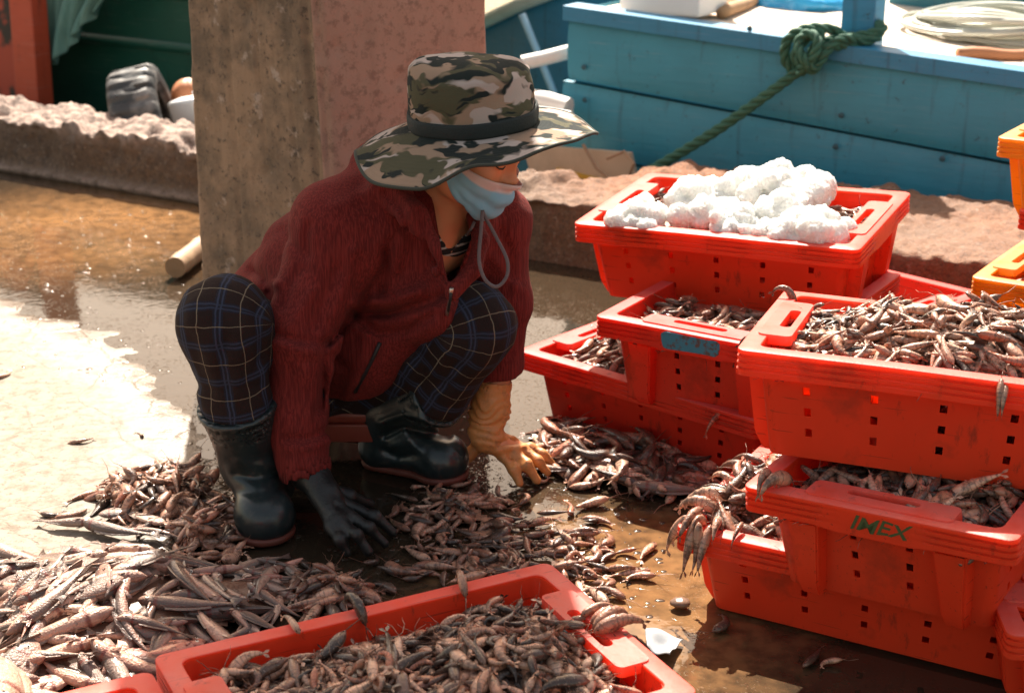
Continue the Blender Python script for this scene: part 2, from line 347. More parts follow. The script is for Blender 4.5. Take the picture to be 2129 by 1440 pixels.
# ------------------------------------------------------------------ boats beyond the kerb
def paint(name, col, wear=(.02, .06, .08), rough=.45, sc=5):
    g = NG(name); p = g.pos(); n = g.noise(p, sc, 5, .6); n2 = g.noise(g.mapv(p, (3, 3, 26)), 1.5, 4); sp = g.noise(p, 34, 5, .7)
    c = g.mix(n, tuple(k*.82 for k in col), tuple(min(1, k*1.18) for k in col)); c = g.mix(g.ramp(n2, [(.55, 0.0), (.8, .35)]), c, tuple(k*.55 for k in col))
    c = g.mix(g.ramp(sp, [(.62, 0.0), (.70, .8)]), c, wear)
    sc = g.noise(g.mapv(p, (5, 5, 150), (0, 0, 0)), 1.0, 3); c = g.mix(g.ramp(sc, [(.63, 0.0), (.67, .35)]), c, tuple(k*.6+.14 for k in col)); c = g.mix(g.ramp(g.noise(g.mapv(p, (30, 30, 2.2)), 1.0, 4), [(.60, 0.0), (.72, .4)]), c, wear)
    return g.end(g.bsdf(Base_Color=c, Roughness=rough, Normal=g.bump(g.math('ADD', n2, g.math('MULTIPLY', sp, .5)), .25, .006)).outputs[0])
M_blue = paint('blue_boat_paint', (.036, .255, .375)); M_blue2 = paint('deep_blue_paint', (.028, .21, .38)); M_teal = paint('teal_paint', (.02, .16, .20))
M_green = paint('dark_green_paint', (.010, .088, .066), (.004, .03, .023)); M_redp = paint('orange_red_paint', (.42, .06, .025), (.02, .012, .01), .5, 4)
M_white = simple('white_paint', (.78, .75, .72), .5, .08, 6, .1, 40, dirt=(.35, .28, .22), dirt_amt=.3)
M_deck = simple('sunbleached_deck', (.66, .55, .45), .8, .12, 5, .3, 40, dirt=(.33, .25, .19), dirt_amt=.35)
M_wood = simple('weathered_wood', (.36, .22, .12), .8, .3, 12, .5, 60, dirt=(.12, .07, .04))
M_yel = simple('ochre_paint', (.60, .34, .04), .5, .15, 6)
M_beige = simple('beige_panel', (.56, .42, .30), .7, .1, 6, .15, 30, dirt=(.3, .2, .13), dirt_amt=.4)
M_iron = simple('rusty_iron', (.09, .045, .03), .8, .4, 20, .5, 60)
HD = 1.02
gun = [hp(1188, 10, HD), hp(1700, 83, HD), hp(2129, 144, HD)]; sea = [hp(1200, 170, HD), hp(2100, 338, HD)]
kg = (gun[2][1]-gun[0][1])/(gun[2][0]-gun[0][0]); ks = (sea[1][1]-sea[0][1])/(sea[1][0]-sea[0][0])
def gz_(s): return gun[0][1]+kg*(s-gun[0][0])
def sz_(s): return sea[0][1]+ks*(s-sea[0][0])
s0, s1 = gun[0][0], 4.2
boat = empty('fishing_boat', kf((s0+s1)/2, HD+1, -.5)); tag(boat, 'big blue wooden boat with broad plank side and green rope tied to its post', 'boat')
boat.rotation_euler = (0, 0, 0)
def bpt(s, d, z): return Vector(kf(s, d, z))-boat.location
mb = MB()
bands = [(lambda s: gz_(s)-.055, lambda s: sz_(s)+.006, 0.0), (lambda s: sz_(s)-.006, lambda s: sz_(s)-.27, .012), (lambda s: sz_(s)-.282, lambda s: sz_(s)-.52, .03), (lambda s: sz_(s)-.53, lambda s: -.95, .06)]
for top_, bot_, off in bands:
    lead = 0.0 if off < .005 else .03
    def strake(u, v, t=top_, b=bot_, o=off, l=lead):
        s = s0-l+(s1-s0+l)*u; z = t(s)*(1-v)+b(s)*v
        bulge = .004*math.sin(s*3.1)+.010*math.sin(math.pi*v)
        return bpt(s, HD-.02+o-bulge+.004*(1 if v in (0, 1) else 0), z)
    mb.grid(strake, 90, 10)
    mb.grid(lambda u, v, t=top_, b=bot_, o=off, l=lead: bpt(s0-l, HD-.02+o+.05*u, (t(s0)*(1-v)+b(s0)*v)), 1, 2)
    # strake edges (thickness) at the seams
    mb.grid(lambda u, v, b=bot_, o=off, l=lead: bpt(s0-l+(s1-s0+l)*u, HD-.02+o+.06*v, b(s0-l+(s1-s0+l)*u)), 40, 1)
    mb.grid(lambda u, v, b=top_, o=off, l=lead: bpt(s0-l+(s1-s0+l)*u, HD-.02+o+.06*(1-v), b(s0-l+(s1-s0+l)*u)), 40, 1)
mb.grid(lambda u, v: bpt(s0+(s1-s0)*u, HD+.05, (gz_(s0+(s1-s0)*u)-.02)*(1-v)-.95*v), 20, 2)       # backing
mb.grid(lambda u, v: bpt(s0+.004, HD+.03+2.4*u, (gz_(s0)-.02)*(1-v)-.95*v), 6, 6)                # end
hull = mb.build('hull', M_blue, boat); smooth_by_angle(hull, 30)
mb = MB()
mb.grid(lambda u, v: bpt(s0-.012+(s1-s0)*u, HD-.045+.12*[0, 0, 1, 1, 0][round(v*4)], gz_(s0+(s1-s0)*u)+[-.055, 0, 0, -.055, -.055][round(v*4)]), 40, 4)
mb.grid(lambda u, v: bpt(s0-.012, HD-.045+.12*u, gz_(s0)-.055*v), 1, 1)
mb.build('gunwale', M_blue2, boat, False)
mb = MB()
for k in range(9):
    d0 = HD+.085+k*.26; h0 = .012*((k*7) % 3)/3
    mb.grid(lambda u, v, d0=d0: bpt(s0+.02+(s1-s0)*u, d0+.252*v, gz_(s0+(s1-s0)*u)-.03), 12, 1)
    mb.grid(lambda u, v, d0=d0: bpt(s0+.02+(s1-s0)*u, d0+.252+.008*v, gz_(s0+(s1-s0)*u)-.045), 12, 1)
mb.build('deck', M_deck, boat, False)
M_bolt = simple('old_bolts', (.03, .09, .12), .7)
rndb = random.Random(3)
for px, py in ((1233, 38), (1215, 140), (1217, 208), (1770, 125), (1750, 240), (1738, 305), (2055, 155), (1560, 60), (1960, 330)):
    s, z = hp(px, py, HD-.03); c = bpt(s, HD-.034, z); rr = .011
    bolts = MB(); bolts.add([c+Vector(KE)*rr*math.cos(a)+Vector((0, 0, 1))*rr*math.sin(a)-Vector(KN)*(.0035*math.cos(a*2.0)) for a in np.linspace(0, 6.283, 10, endpoint=False)]+[c-Vector(KN)*.006], [(i, (i+1) % 10, 10) for i in range(10)]); bolts.build('bolt', M_bolt, boat)
pa, pb = hp(1752, 62, HD+.10), hp(1822, 62, HD+.10)
ps, pw = (pa[0]+pb[0])/2, (pb[0]-pa[0])
mb = MB(); rot = Matrix((KE, KN, (0, 0, 1))).transposed(); mb.box(bpt(ps, HD+.13, gz_(ps)+.24), (pw, .11, .62), rot, 0, .006)
mb.build('mooring_post', M_blue2, boat, False)
mb = MB()                                   # low teal coaming far side
a = hp(1830, 14, HD+1.25); mb.box(bpt(a[0]+1.3, HD+1.4, a[1]+.22), (2.6, .10, .50), rot, 0, .01); mb.build('coaming', M_teal, boat, False)

# second blue boat further behind
b2 = empty('moored_boat', kf(-1.15, 2.2, -.9)); tag(b2, 'bright blue boat bow with pale stripe showing between pillar and plank hull', 'boat')
def b2p(px, py, d): s, z = hp(px, py, d); return Vector(kf(s, d, z))-b2.location
mb = MB()
d2 = 1.9
pts = [(960, 75), (1030, 40), (1100, 8), (1190, -25), (1420, -70)]
def bow(u, v):
    x = np.interp(u, np.linspace(0, 1, 5), [p_[0] for p_ in pts]); y = np.interp(u, np.linspace(0, 1, 5), [p_[1] for p_ in pts])
    a = b2p(x, y, d2+.55*(1-u)); b = Vector(a); b.z = -.9; b += Vector(KN)*.35
    q = a.lerp(b, v); return q-Vector(KN)*.10*math.sin(math.pi*min(1, v*1.2))
mb.grid(bow, 24, 12); mb.build('hull', M_blue2, b2)
mb = MB(); rail = [bow(u, 0)-Vector(KN)*.03+Vector((0, 0, .01)) for u in np.linspace(0, 1, 14)]; mb.tube(rail, .035, 8); mb.build('rail', M_white, b2)
mb = MB(); st_ = [b2p(x, y, d2-.06) for x, y in ((1085, 30), (1118, 110), (1150, 190), (1178, 262))]; mb.tube(catmull(st_, 10), .018, 6); mb.build('stripe', simple('pale_blue_paint', (.38, .58, .72), .5), b2)
mb = MB(); mb.grid(lambda u, v: bow(u, 0)+Vector(KN)*(.02+1.2*v)-Vector((0, 0, .03)), 10, 2); mb.build('deck', M_white, b2)

def thing_tube(name, pxs, d, r, mat, label, cat, n=10, group=None, parts=None):
    P = [Vector(kf(*(lambda q: (q[0], dd_, q[1]))(hp(x, y, dd_)))) for (x, y), dd_ in zip(pxs, d if isinstance(d, (list, tuple)) else [d]*len(pxs))]
    c = sum(P, Vector())/len(P); mb = MB(); mb.tube([q-c for q in P], r, n)
    o = mb.build(name, mat); smooth_by_angle(o, 40); o.location = c
    return tag(o, label, cat, group)
thing_tube('white_pipe', [(1086, 131), (1130, 122), (1230, 96)], [.98, 1.02, 1.1], .028, M_white, 'white pipe poking out above the hat towards the blue hull', 'pipe')
thing_tube('iron_stake', [(1088, 135), (1094, 200), (1100, 330)], [.99, .99, .95], .02, M_iron, 'rusty iron stake holding up the white pipe beside the hat', 'stake')
thing_tube('canvas_roll', [(1085, 205), (1140, 213), (1182, 226)], .92, .042, M_white, 'upper of two white canvas rolls lying against the blue hull', 'canvas roll', 12, 'white canvas rolls')
thing_tube('canvas_roll', [(1085, 235), (1140, 242), (1186, 250)], .86, .034, M_white, 'lower thinner white canvas roll wedged against the blue hull', 'canvas roll', 12, 'white canvas rolls')
# beige hatch with ochre frame leaning between kerb and hull
def quad_plate(name, px, d, th, mat, parent=None, off=None):
    P = [Vector(kf(*(lambda q: (q[0], dd_, q[1]))(hp(x, y, dd_)))) for (x, y), dd_ in zip(px, d)]
    nrm = (P[1]-P[0]).cross(P[3]-P[0]).normalized()
    if nrm.y > 0: nrm = -nrm
    V = P+[q-nrm*th for q in P]
    if off is not None: V = [v-off for v in V]
    mb = MB(); mb.add(V, [(0, 1, 2, 3), (7, 6, 5, 4), (0, 4, 5, 1), (1, 5, 6, 2), (2, 6, 7, 3), (3, 7, 4, 0)])
    return mb.build(name, mat, parent, False)
hb = empty('hatch_board', kf(-.55, .88, .2)); tag(hb, 'beige board with an ochre framed opening propped behind the kerb', 'board')
quad_plate('panel', [(1085, 300), (1310, 318), (1335, 420), (1120, 420)], [.84]*4, .02, M_beige, hb, hb.location)
quad_plate('frame', [(1155, 350), (1300, 385), (1305, 398), (1172, 362)], [.825]*4, .02, M_yel, hb, hb.location)
quad_plate('frame', [(1155, 350), (1172, 362), (1210, 420), (1188, 420)], [.822]*4, .02, M_yel, hb, hb.location)
quad_plate('pane', [(1172, 362), (1305, 398), (1300, 420), (1210, 420)], [.832]*4, .01, M_blue2, hb, hb.location)
# things on the deck
def on_deck(px, py): # ray against deck plane (sloped along s)
    lo, hi = HD+.1, HD+2.6
    for _ in range(40):
        m = (lo+hi)/2; s, z = hp(px, py, m)
        if z > gz_(s)-.03: lo = m
        else: hi = m
    s, z = hp(px, py, lo); return Vector(kf(s, lo, z))
c = on_deck(1400, 30); mb = MB(); mb.box((0, 0, .11), (.34, .26, .20), rot, 0, .012); bx = mb.build('foam_box', simple('white_foam', (.82, .80, .78), .8, .04), None, False); bx.location = c
mb = MB(); mb.box((0, 0, .235), (.355, .275, .045), rot, 0, .012); mb.build('lid', simple('white_foam_lid', (.84, .82, .80), .8, .04), bx, False); tag(bx, 'white foam box with lid standing on the blue boat deck', 'box')
def stick(name, a, b, r, mat, label, cat, group=None):
    A, B = on_deck(*a)+Vector((0, 0, r)), on_deck(*b)+Vector((0, 0, r)); c = (A+B)/2; mb = MB()
    mb.tube([A.lerp(B, t)-c+Vector((0, 0, .004*math.sin(t*9))) for t in np.linspace(0, 1, 8)], [r*(1+.12*math.sin(t*7)) for t in range(8)], 9)
    o = mb.build(name, mat); o.location = c; return tag(o, label, cat, group)
stick('wooden_pole', (1430, 36), (1530, 3), .022, simple('pale_wood', (.68, .55, .42), .7), 'pale wooden pole lying on the boat deck nearest the foam box', 'pole', 'poles on the boat deck')
stick('wooden_pole', (1500, 42), (1590, 2), .024, M_wood, 'brown wooden pole lying on the boat deck beside the pale pole', 'pole', 'poles on the boat deck')
stick('rusty_bar', (1990, 124), (2190, 128), .02, simple('rust_orange', (.40, .16, .07), .7), 'rust-brown bar lying on deck below the coiled white hose', 'bar')
c = on_deck(1655, 12)                       # crumpled blue bag
bmb = bmesh.new(); bmesh.ops.create_icosphere(bmb, subdivisions=4, radius=1)
for v in bmb.verts:
    k = 1+.35*fbm(np.array([v.co*1.0]), 2.6, 4)[0]; v.co = Vector((v.co.x*.20*k, v.co.y*.16*k, max(-.02, v.co.z*.10*k)))
me = bpy.data.meshes.new('plastic_bag'); bmb.to_mesh(me); bmb.free(); me.materials.append(simple('blue_plastic_film', (.03, .33, .66), .3, .2, 8, .3, 30)); o = obj_of('plastic_bag', me); o.location = c
for f in me.polygons: f.use_smooth = True
tag(o, 'crumpled bright blue plastic bag lying on the boat deck', 'bag')
# hose coil
c = on_deck(2068, 80); mb = MB(); P = []; rh = random.Random(5)
for i in range(520):
    a = i/520*2*math.pi*15; k = .5+.5*math.sin(i*.021); rr = .205+.055*math.sin(i*.033)+.022*math.sin(i*.17)
    P.append((rr*1.25*math.cos(a)+.02*math.sin(i*.05), rr*.98*math.sin(a), .016+.085*i/520+.012*math.sin(a*2+i*.01)))
mb.tube(P, .011, 6)
g = NG('clear_hose'); M_hose = g.end(g.bsdf(Base_Color=(.72, .74, .66), Roughness=.25, Transmission_Weight=.45).outputs[0])
o = mb.build('hose_coil', M_hose); o.location = c; o.rotation_euler = (0, 0, R(-32)); tag(o, 'coil of translucent white hose lying on the blue boat deck', 'hose')

# mooring rope: post loop, knot and taut line down behind the ice crate
def strand_rope(mb, P, r, tw=22, n=6):
    P = [Vector(q) for q in P]; L = [0]
    for i in range(1, len(P)): L.append(L[-1]+(P[i]-P[i-1]).length)
    for k in range(3):
        Q = []; up = None
        for i, q in enumerate(P):
            t = (P[min(i+1, len(P)-1)]-P[max(i-1, 0)]).normalized()
            up = t.orthogonal().normalized() if up is None else (up-t*up.dot(t)).normalized()
            b = t.cross(up); a = L[i]*tw/r*.045+k*2.0944; Q.append(q+(up*math.cos(a)+b*math.sin(a))*r*.52)
        mb.tube(Q, r*.56, n)
g = NG('green_rope'); p = g.pos(); n1 = g.noise(p, 40, 4); M_rope = g.end(g.bsdf(Base_Color=g.mix(n1, (.013, .068, .045), (.045, .155, .10)), Roughness=.75, Normal=g.bump(g.noise(p, 260, 3), .6, .003)).outputs[0])
mb = MB(); rr = .019
A = Vector(kf(hp(1690, 125, HD-.07)[0], HD-.07, hp(1690, 125, HD-.07)[1])); Bp = hp(1265, 400, .72); B = Vector(kf(Bp[0], .72, Bp[1]))
line = [A.lerp(B, t)-Vector((0, 0, .05*math.sin(math.pi*t)*.6)) for t in np.linspace(0, 1, 90)]
strand_rope(mb, line, rr)
def hpv(px, py, d): s, z = hp(px, py, d); return Vector(kf(s, d, z))
loop = [hpv(1650, 150, HD-.075), hpv(1632, 120, HD-.085), hpv(1640, 80, HD-.09), hpv(1680, 60, HD-.08), hpv(1730, 62, HD-.05), hpv(1760, 78, HD+.02), hpv(1830, 66, HD+.045), hpv(1828, 52, HD+.09), hpv(1815, 60, HD+.22), hpv(1760, 62, HD+.22), hpv(1745, 78, HD+.05), hpv(1700, 95, HD-.06), hpv(1675, 135, HD-.11), hpv(1665, 150, HD-.10), hpv(1690, 110, HD-.09), hpv(1705, 70, HD-.08), hpv(1670, 85, HD-.10), hpv(1655, 120, HD-.12), hpv(1690, 145, HD-.12), hpv(1720, 100, HD-.09), hpv(1780, 92, HD+.0), hpv(1828, 75, HD+.04)]
strand_rope(mb, catmull(loop, 260), rr*.98)
loop2 = [hpv(1665, 145, HD-.14), hpv(1690, 118, HD-.15), hpv(1700, 85, HD-.13), hpv(1680, 70, HD-.12), hpv(1660, 90, HD-.13), hpv(1672, 125, HD-.16), hpv(1695, 140, HD-.13), hpv(1740, 85, HD-.07), hpv(1800, 84, HD+.02)]
strand_rope(mb, catmull(loop2, 120), rr*.9)
o = mb.build('mooring_rope', M_rope); tag(o, 'thick green mooring rope knotted round the blue post and running down to the quay', 'rope')
for (a, b, r_) in (((1322, 300), (1345, 400), .007),): pass
thing_tube('thin_cord', [(1212, 300), (1240, 350), (1268, 372), (1300, 385), (1318, 340), (1298, 315), (1262, 330)], [.80, .80, .79, .79, .78, .80, .80], .006, simple('frayed_cord', (.35, .22, .14), .9), 'thin frayed brown cord tangled over the beige board', 'cord', 6)

# left: green boat, hanging cloth, red post, tyre, float, jug
gb = empty('green_boat', kf(-4.2, 1.5, -.9)); tag(gb, 'dark green boat hull in shade beyond the kerb and tyre', 'boat')
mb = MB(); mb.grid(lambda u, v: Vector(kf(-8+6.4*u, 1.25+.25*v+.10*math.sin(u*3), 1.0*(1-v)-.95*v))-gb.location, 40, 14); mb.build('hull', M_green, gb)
mb = MB()
for k, zz_ in enumerate((.80, .54, .28)): mb.grid(lambda u, v, zz_=zz_: Vector(kf(-8+6.4*u, 1.235+.25*(1-zz_)/1.95+.10*math.sin(u*3)-.02*math.sin(math.pi*v), zz_+.05*v))-gb.location, 40, 3)
mb.build('strake', M_green, gb)
mb = MB(); mb.grid(lambda u, v: Vector(kf(-8+6.4*u, 1.25+.10*math.sin(u*3)+1.4*v, 1.0))-gb.location, 10, 2); mb.build('deck', M_green, gb)
mb = MB()
def cloth(u, v):
    px = 88+(112+95*(1-v)**1.5)*u; lim = 135-115*max(0, u-.25)/.75; py = -70+(70+lim)*v
    s, z = hp(px, py, 1.10); return Vector(kf(s, 1.10-.03*math.sin(u*17+v*2)-.02*math.sin(u*41), z))
mb.grid(cloth, 40, 30)
g = NG('faded_teal_cloth'); p = g.pos(); M_cl = g.end(g.bsdf(Base_Color=g.mix(g.noise(g.mapv(p, (9, 9, 1)), 3, 4), (.07, .20, .19), (.20, .36, .33)), Roughness=.9).outputs[0])
o = mb.build('hanging_cloth', M_cl); so_ = o.modifiers.new('thick', 'SOLIDIFY'); so_.thickness = .006; tag(o, 'faded teal cloth hanging over the dark green boat hull', 'cloth')
rp = empty('red_boat', kf(-4.05, 1.0, -.9)); tag(rp, 'red-orange boat stem with peeling dark patches beyond the kerb, cut off by the picture edge', 'boat')
a, b = hp(40, 100, 1.0), hp(86, 100, 1.0)
mb = MB(); mb.box(Vector(kf((a[0]+b[0])/2, 1.0, .15))-rp.location, (b[0]-a[0], .10, 2.0), rot @ Matrix.Rotation(R(2.5), 3, 'Y'), 0, .008); mb.build('stem_post', M_redp, rp, False)
g = NG('charred_red'); p = g.pos(); M_ch = g.end(g.bsdf(Base_Color=g.mix(g.ramp(g.noise(p, 3.2, 4), [(.47, 0.0), (.52, 1.0)]), (.012, .008, .006), (.36, .045, .02)), Roughness=.6).outputs[0])
mb = MB(); mb.grid(lambda u, v: Vector(kf(b[0]-.09-1.5*(1-u), 1.06+.2*(1-u), 1.05*(1-v)-.9*v))-rp.location, 8, 8); mb.build('hull', M_ch, rp)

def tyre(name, Rm, W_, label):
    # lofted profile with tread blocks
    prof = [(.62, -.36), (.66, -.5), (.82, -.52), (.95, -.47), (1.0, -.38), (1.0, -.13), (1.0, .13), (1.0, .38), (.95, .47), (.82, .52), (.66, .5), (.62, .36)]
    nseg = 160; mb = MB()
    def f(u, v):
        a = u*2*math.pi; k = round(v*11); r_, w_ = prof[k]; lug = 0
        if 3 <= k <= 8:
            ph = (a*22/(2*math.pi)+(.35 if k <= 5 else 0)+.18*abs(w_)) % 1; lug = -.055 if ph > .66 else 0
        return Vector((w_*W_, (r_+lug)*Rm*math.cos(a), (r_+lug)*Rm*math.sin(a)))
    mb.grid(f, nseg, 11, 0, True)
    o = mb.build(name, simple('dusty_rubber', (.040, .040, .042), .55, .4, 9, .4, 80, dirt=(.40, .37, .35), dirt_amt=.55)); smooth_by_angle(o, 45)
    return tag(o, label, 'tyre')
t = tyre('old_tyre', .25, .20, 'old black tyre with dusty tread propped against the kerb beside the pillar'); q = hp(300, 235, .55)
t.location = kf(q[0]+.01, .55, .125); t.rotation_euler = (R(4), R(-13), R(5))
q = hp(392, 205, .75); bmb = bmesh.new(); bmesh.ops.create_uvsphere(bmb, u_segments=24, v_segments=14, radius=.075)
for v in bmb.verts: v.co.z *= 1.15; v.co *= 1+.03*math.cos(6*math.atan2(v.co.y, v.co.x))
me = bpy.data.meshes.new('net_float'); bmb.to_mesh(me); bmb.free(); me.materials.append(simple('orange_float', (.52, .20, .09), .5))
for f in me.polygons: f.use_smooth = True
o = obj_of('net_float', me); o.location = kf(q[0], .75, q[1]); tag(o, 'round orange net float peeking out beside the pillar behind the tyre', 'float')
q = hp(385, 228, .62); mb = MB(); mb.box((0, 0, .0), (.16, .10, .11), rot, 0, .02); mb.box((.05, 0, .066), (.03, .03, .02), rot, 0, .004); o = mb.build('plastic_jug', simple('white_plastic', (.78, .80, .82), .4, .05)); o.location = kf(q[0]+.03, .62, q[1]); o.rotation_euler = (0, R(-14), 0)
mb = MB(); mb.box((.02, -.001, -.035), (.135, .103, .035), rot, 0, .004); mb.build('blue_band', simple('blue_label', (.06, .22, .42), .5), o); tag(o, 'white plastic jug with a blue band wedged between tyre and pillar', 'jug')
# short bamboo pole on the wet floor beside the pillar
A = Vector(gz(364, 556, .036)); B = Vector(gz(470, 474, .036)); c = (A+B)/2; mb = MB()
mb.tube([A.lerp(B, t)-c for t in np.linspace(0, 1, 25)], [.034*(1+.09*(i % 8 == 3)) for i in range(25)], 14)
o = mb.build('bamboo_pole', simple('old_bamboo', (.27, .17, .095), .6, .35, 10, .4, 60, dirt=(.12, .07, .04))); o.location = c; smooth_by_angle(o, 50); tag(o, 'short cut bamboo pole lying in the puddle against the pillar foot', 'pole')
# ------------------------------------------------------------------ crates
CL, CW, CH = .62*S, .42*S, .155*S
def plastic(name, col, tr, dirt=(.10, .035, .02), rough=.34):
    g = NG(name); p = g.pos(); n = g.noise(p, 5, 4); n2 = g.noise(g.mapv(p, (1, 1, .35)), 30, 5, .7); n3 = g.noise(p, 9, 5, .65)
    c = g.mix(n, tuple(k*.86 for k in col), tuple(min(1, k*1.1) for k in col))
    scr = g.noise(g.mapv(p, (6, 160, 160), (.3, .2, .5)), 1.0, 2); d = g.math('MAXIMUM', g.ramp(n3, [(.56, 0.0), (.76, .42)]), g.math('MAXIMUM', g.ramp(scr, [(.67, 0.0), (.70, .35)]), g.ramp(n2, [(.60, 0.0), (.72, .5)]))); c = g.mix(d, c, dirt)
    gr = g.attr('groove').outputs['Fac']; c = g.mix(g.math('MULTIPLY', gr, .40), c, tuple(k*.6 for k in dirt))
    sc = g.attr('scuff_glare').outputs['Fac']; c = g.mix(g.math('MULTIPLY', sc, g.ramp(g.noise(p, 16, 5, .7), [(.30, .22), (.68, .62)])), c, tuple(min(.86, k*.45+.42) if i == 0 else k*.5+.27 for i, k in enumerate(col)))  # paler rim tops: scuffs, plus sun highlights put into the colour
    ro = g.math('ADD', g.math('ADD', g.math('MULTIPLY', d, .35), rough), g.math('MULTIPLY', sc, .12))
    b = g.bump(g.math('ADD', g.noise(p, 120, 3), g.noise(g.mapv(p, (1, 1, 1)), 18, 3)), .12, .004)
    s = g.bsdf(Base_Color=c, Roughness=ro, Normal=b)
    t = g.n('BsdfTranslucent', Color=g.mix(d, tr, dirt)); mx = g.n('MixShader', Fac=.46); g.t.links.new(s.outputs[0], mx.inputs[1]); g.t.links.new(t.outputs[0], mx.inputs[2])
    return g.end(mx.outputs[0])
M_red = plastic('red_crate_plastic', (.86, .080, .026), (1.0, .17, .05)); M_red2 = plastic('faded_red_crate_plastic', (.74, .052, .024), (.95, .11, .04), (.075, .028, .018), .40)
M_org = plastic('yellow_crate_plastic', (.82, .36, .014), (.95, .46, .02), (.30, .15, .03))
def rr_ring(hx, hy, r, fl, fs, nc=4):
    """rounded rectangle, one point per fraction on the straight sides; returns points (2d), normals, tags"""
    out = []
    for (cx, cy, tx, ty, ln, fr, side) in ((0, -hy, 1, 0, hx-r, fl, 0), (hx, 0, 0, 1, hy-r, fs, 1), (0, hy, -1, 0, hx-r, fl, 2), (-hx, 0, 0, -1, hy-r, fs, 3)):
        for f in fr: out.append((cx+tx*(2*f-1)*ln, cy+ty*(2*f-1)*ln, ty, -tx, side, f))
        ccx, ccy = cx+tx*ln-ty*r*-1*0, cy+ty*ln
        ex, ey = (cx+tx*ln) - ty*r, (cy+ty*ln) + tx*r    # corner arc centre
        a0 = math.atan2(-tx, ty)
        for k in range(1, nc): a = a0+k/nc*math.pi/2; out.append((ex+r*math.cos(a), ey+r*math.sin(a), math.cos(a), math.sin(a), -1, 0))
    return out
hw = .0064
def fr_cols(cols, ln): 
    f = [0.0, 1.0]
    for c in cols: f += [c-hw/ln/2, c+hw/ln/2]
    return sorted(f)
def shell_mesh():
    hx, hy = CL/2-.030, CW/2-.030; bx, by = CL/2-.058, CW/2-.052; th = .0035; r = .020
    cl = (.10, .30, .50, .70, .90); cs = (.36, .64); fl = fr_cols(cl, hx-r); fs = fr_cols(cs, hy-r)
    zr = [0.0, .012]; rows = (.042, .075, .108)
    for q in rows: zr += [q-hw, q+hw]
    zr += [CH-.05, CH-.004]; zr = sorted(zr); mb = MB()
    def lay(z, inset):
        t = z/CH; rr_ = r-inset*.6; return [Vector((x, y, z)) for x, y, *_ in rr_ring(bx+(hx-bx)*t-inset, by+(hy-by)*t-inset, rr_, fl, fs)]
    ring = rr_ring(hx, hy, r, fl, fs); n = len(ring); V = []
    for z in zr: V += lay(z, 0)
    off = len(V)
    for z in zr: V += lay(max(z, .004), th)
    F = []
    for k in range(len(zr)-1):
        isrow = any(abs(zr[k]-(q-hw)) < 1e-6 for q in rows)
        for i in range(n):
            j = (i+1) % n; s_, f_ = ring[i][4], ring[i][5]; hole = False
            if isrow and s_ >= 0 and ring[j][4] == s_:
                cols = cl if s_ in (0, 2) else cs; ln = (hx if s_ in (0, 2) else hy)-r
                hole = any(abs(f_-(c-hw/ln/2)) < 1e-6 for c in cols)
            a, b, c, d = k*n+i, k*n+j, (k+1)*n+j, (k+1)*n+i
            if hole:
                A, B, C, D = a+off, b+off, c+off, d+off; F += [(a, b, B, A), (b, c, C, B), (c, d, D, C), (d, a, A, D)]
            else: F += [(a, b, c, d), (d+off, c+off, b+off, a+off)]
    F += [tuple(range(n-1, -1, -1)), tuple(off+i for i in range(n))]
    t = (len(zr)-1)*n; F += [(t+i, t+(i+1) % n, off+t+(i+1) % n, off+t+i) for i in range(n)]
    mb.add(V, F); 
    me = bpy.data.meshes.new('shell'); me.from_pydata([tuple(v) for v in mb.V], [], mb.F); return me
def rim_mesh():
    hx, hy = CL/2-.030, CW/2-.030; r = .020; fl = list(np.linspace(0, 1, 25)); fs = list(np.linspace(0, 1, 21))
    prof = [(-.0035, -.010), (-.0035, -.0015), (-.002, 0), (.0265, 0), (.0295, -.0015), (.030, -.004), (.030, -.0085), (.0272, -.0095), (.0272, -.0125), (.030, -.0135), (.030, -.0195), (.0272, -.0205), (.0272, -.0235), (.030, -.0245), (.030, -.0305), (.0272, -.0315), (.0272, -.0345), (.030, -.0355), (.030, -.0440), (.0290, -.0455), (.0262, -.0455), (.0262, -.006), (0, -.006), (0, -.012)]
    gro = [1 if abs(o-.0272) < 1e-5 else 0 for o, z in prof]
    ring = rr_ring(hx, hy, r, fl, fs); n = len(ring); V = []; G = []
    for k, (o, z) in enumerate(prof):
        for (bx_, by_, nx, ny, s_, f_) in ring:
            oo = o; gg = gro[k]
            if s_ in (1, 3):
                m = min(1, max(0, (.24-abs(f_-.5))/.05))          # smooth panel in the middle of the short ends
                if gro[k]: oo = o+(.030-o)*m; gg = 1-m
            m2_ = min(1, max(0, .5+4*math.sin(f_*19)))*.8 if s_ in (0, 2) else 0
            if gro[k] and m2_: oo = oo+(.030-oo)*m2_; gg *= 1-m2_
            x, y, *_ = rr_ring(hx+oo, hy+oo, .017, fl, fs)[len(V) % n]; zz = z
            if z < -.04 and s_ in (1, 3): zz = z-.004*min(1, max(0, (.22-abs(f_-.5))/.05))
            V.append((x, y, CH+zz)); G.append(gg)
    F = [(k*n+i, (k+1)*n+i, (k+1)*n+(i+1) % n, k*n+(i+1) % n) for k in range(len(prof)-1) for i in range(n)]
    me = bpy.data.meshes.new('rim'); me.from_pydata(V, [], F); attr(me, 'groove', G); attr(me, 'scuff_glare', [1.0 if prof[k][1] > -.0038 and prof[k][0] > -.003 else 0.0 for k in range(len(prof)) for _ in range(n)]); return me
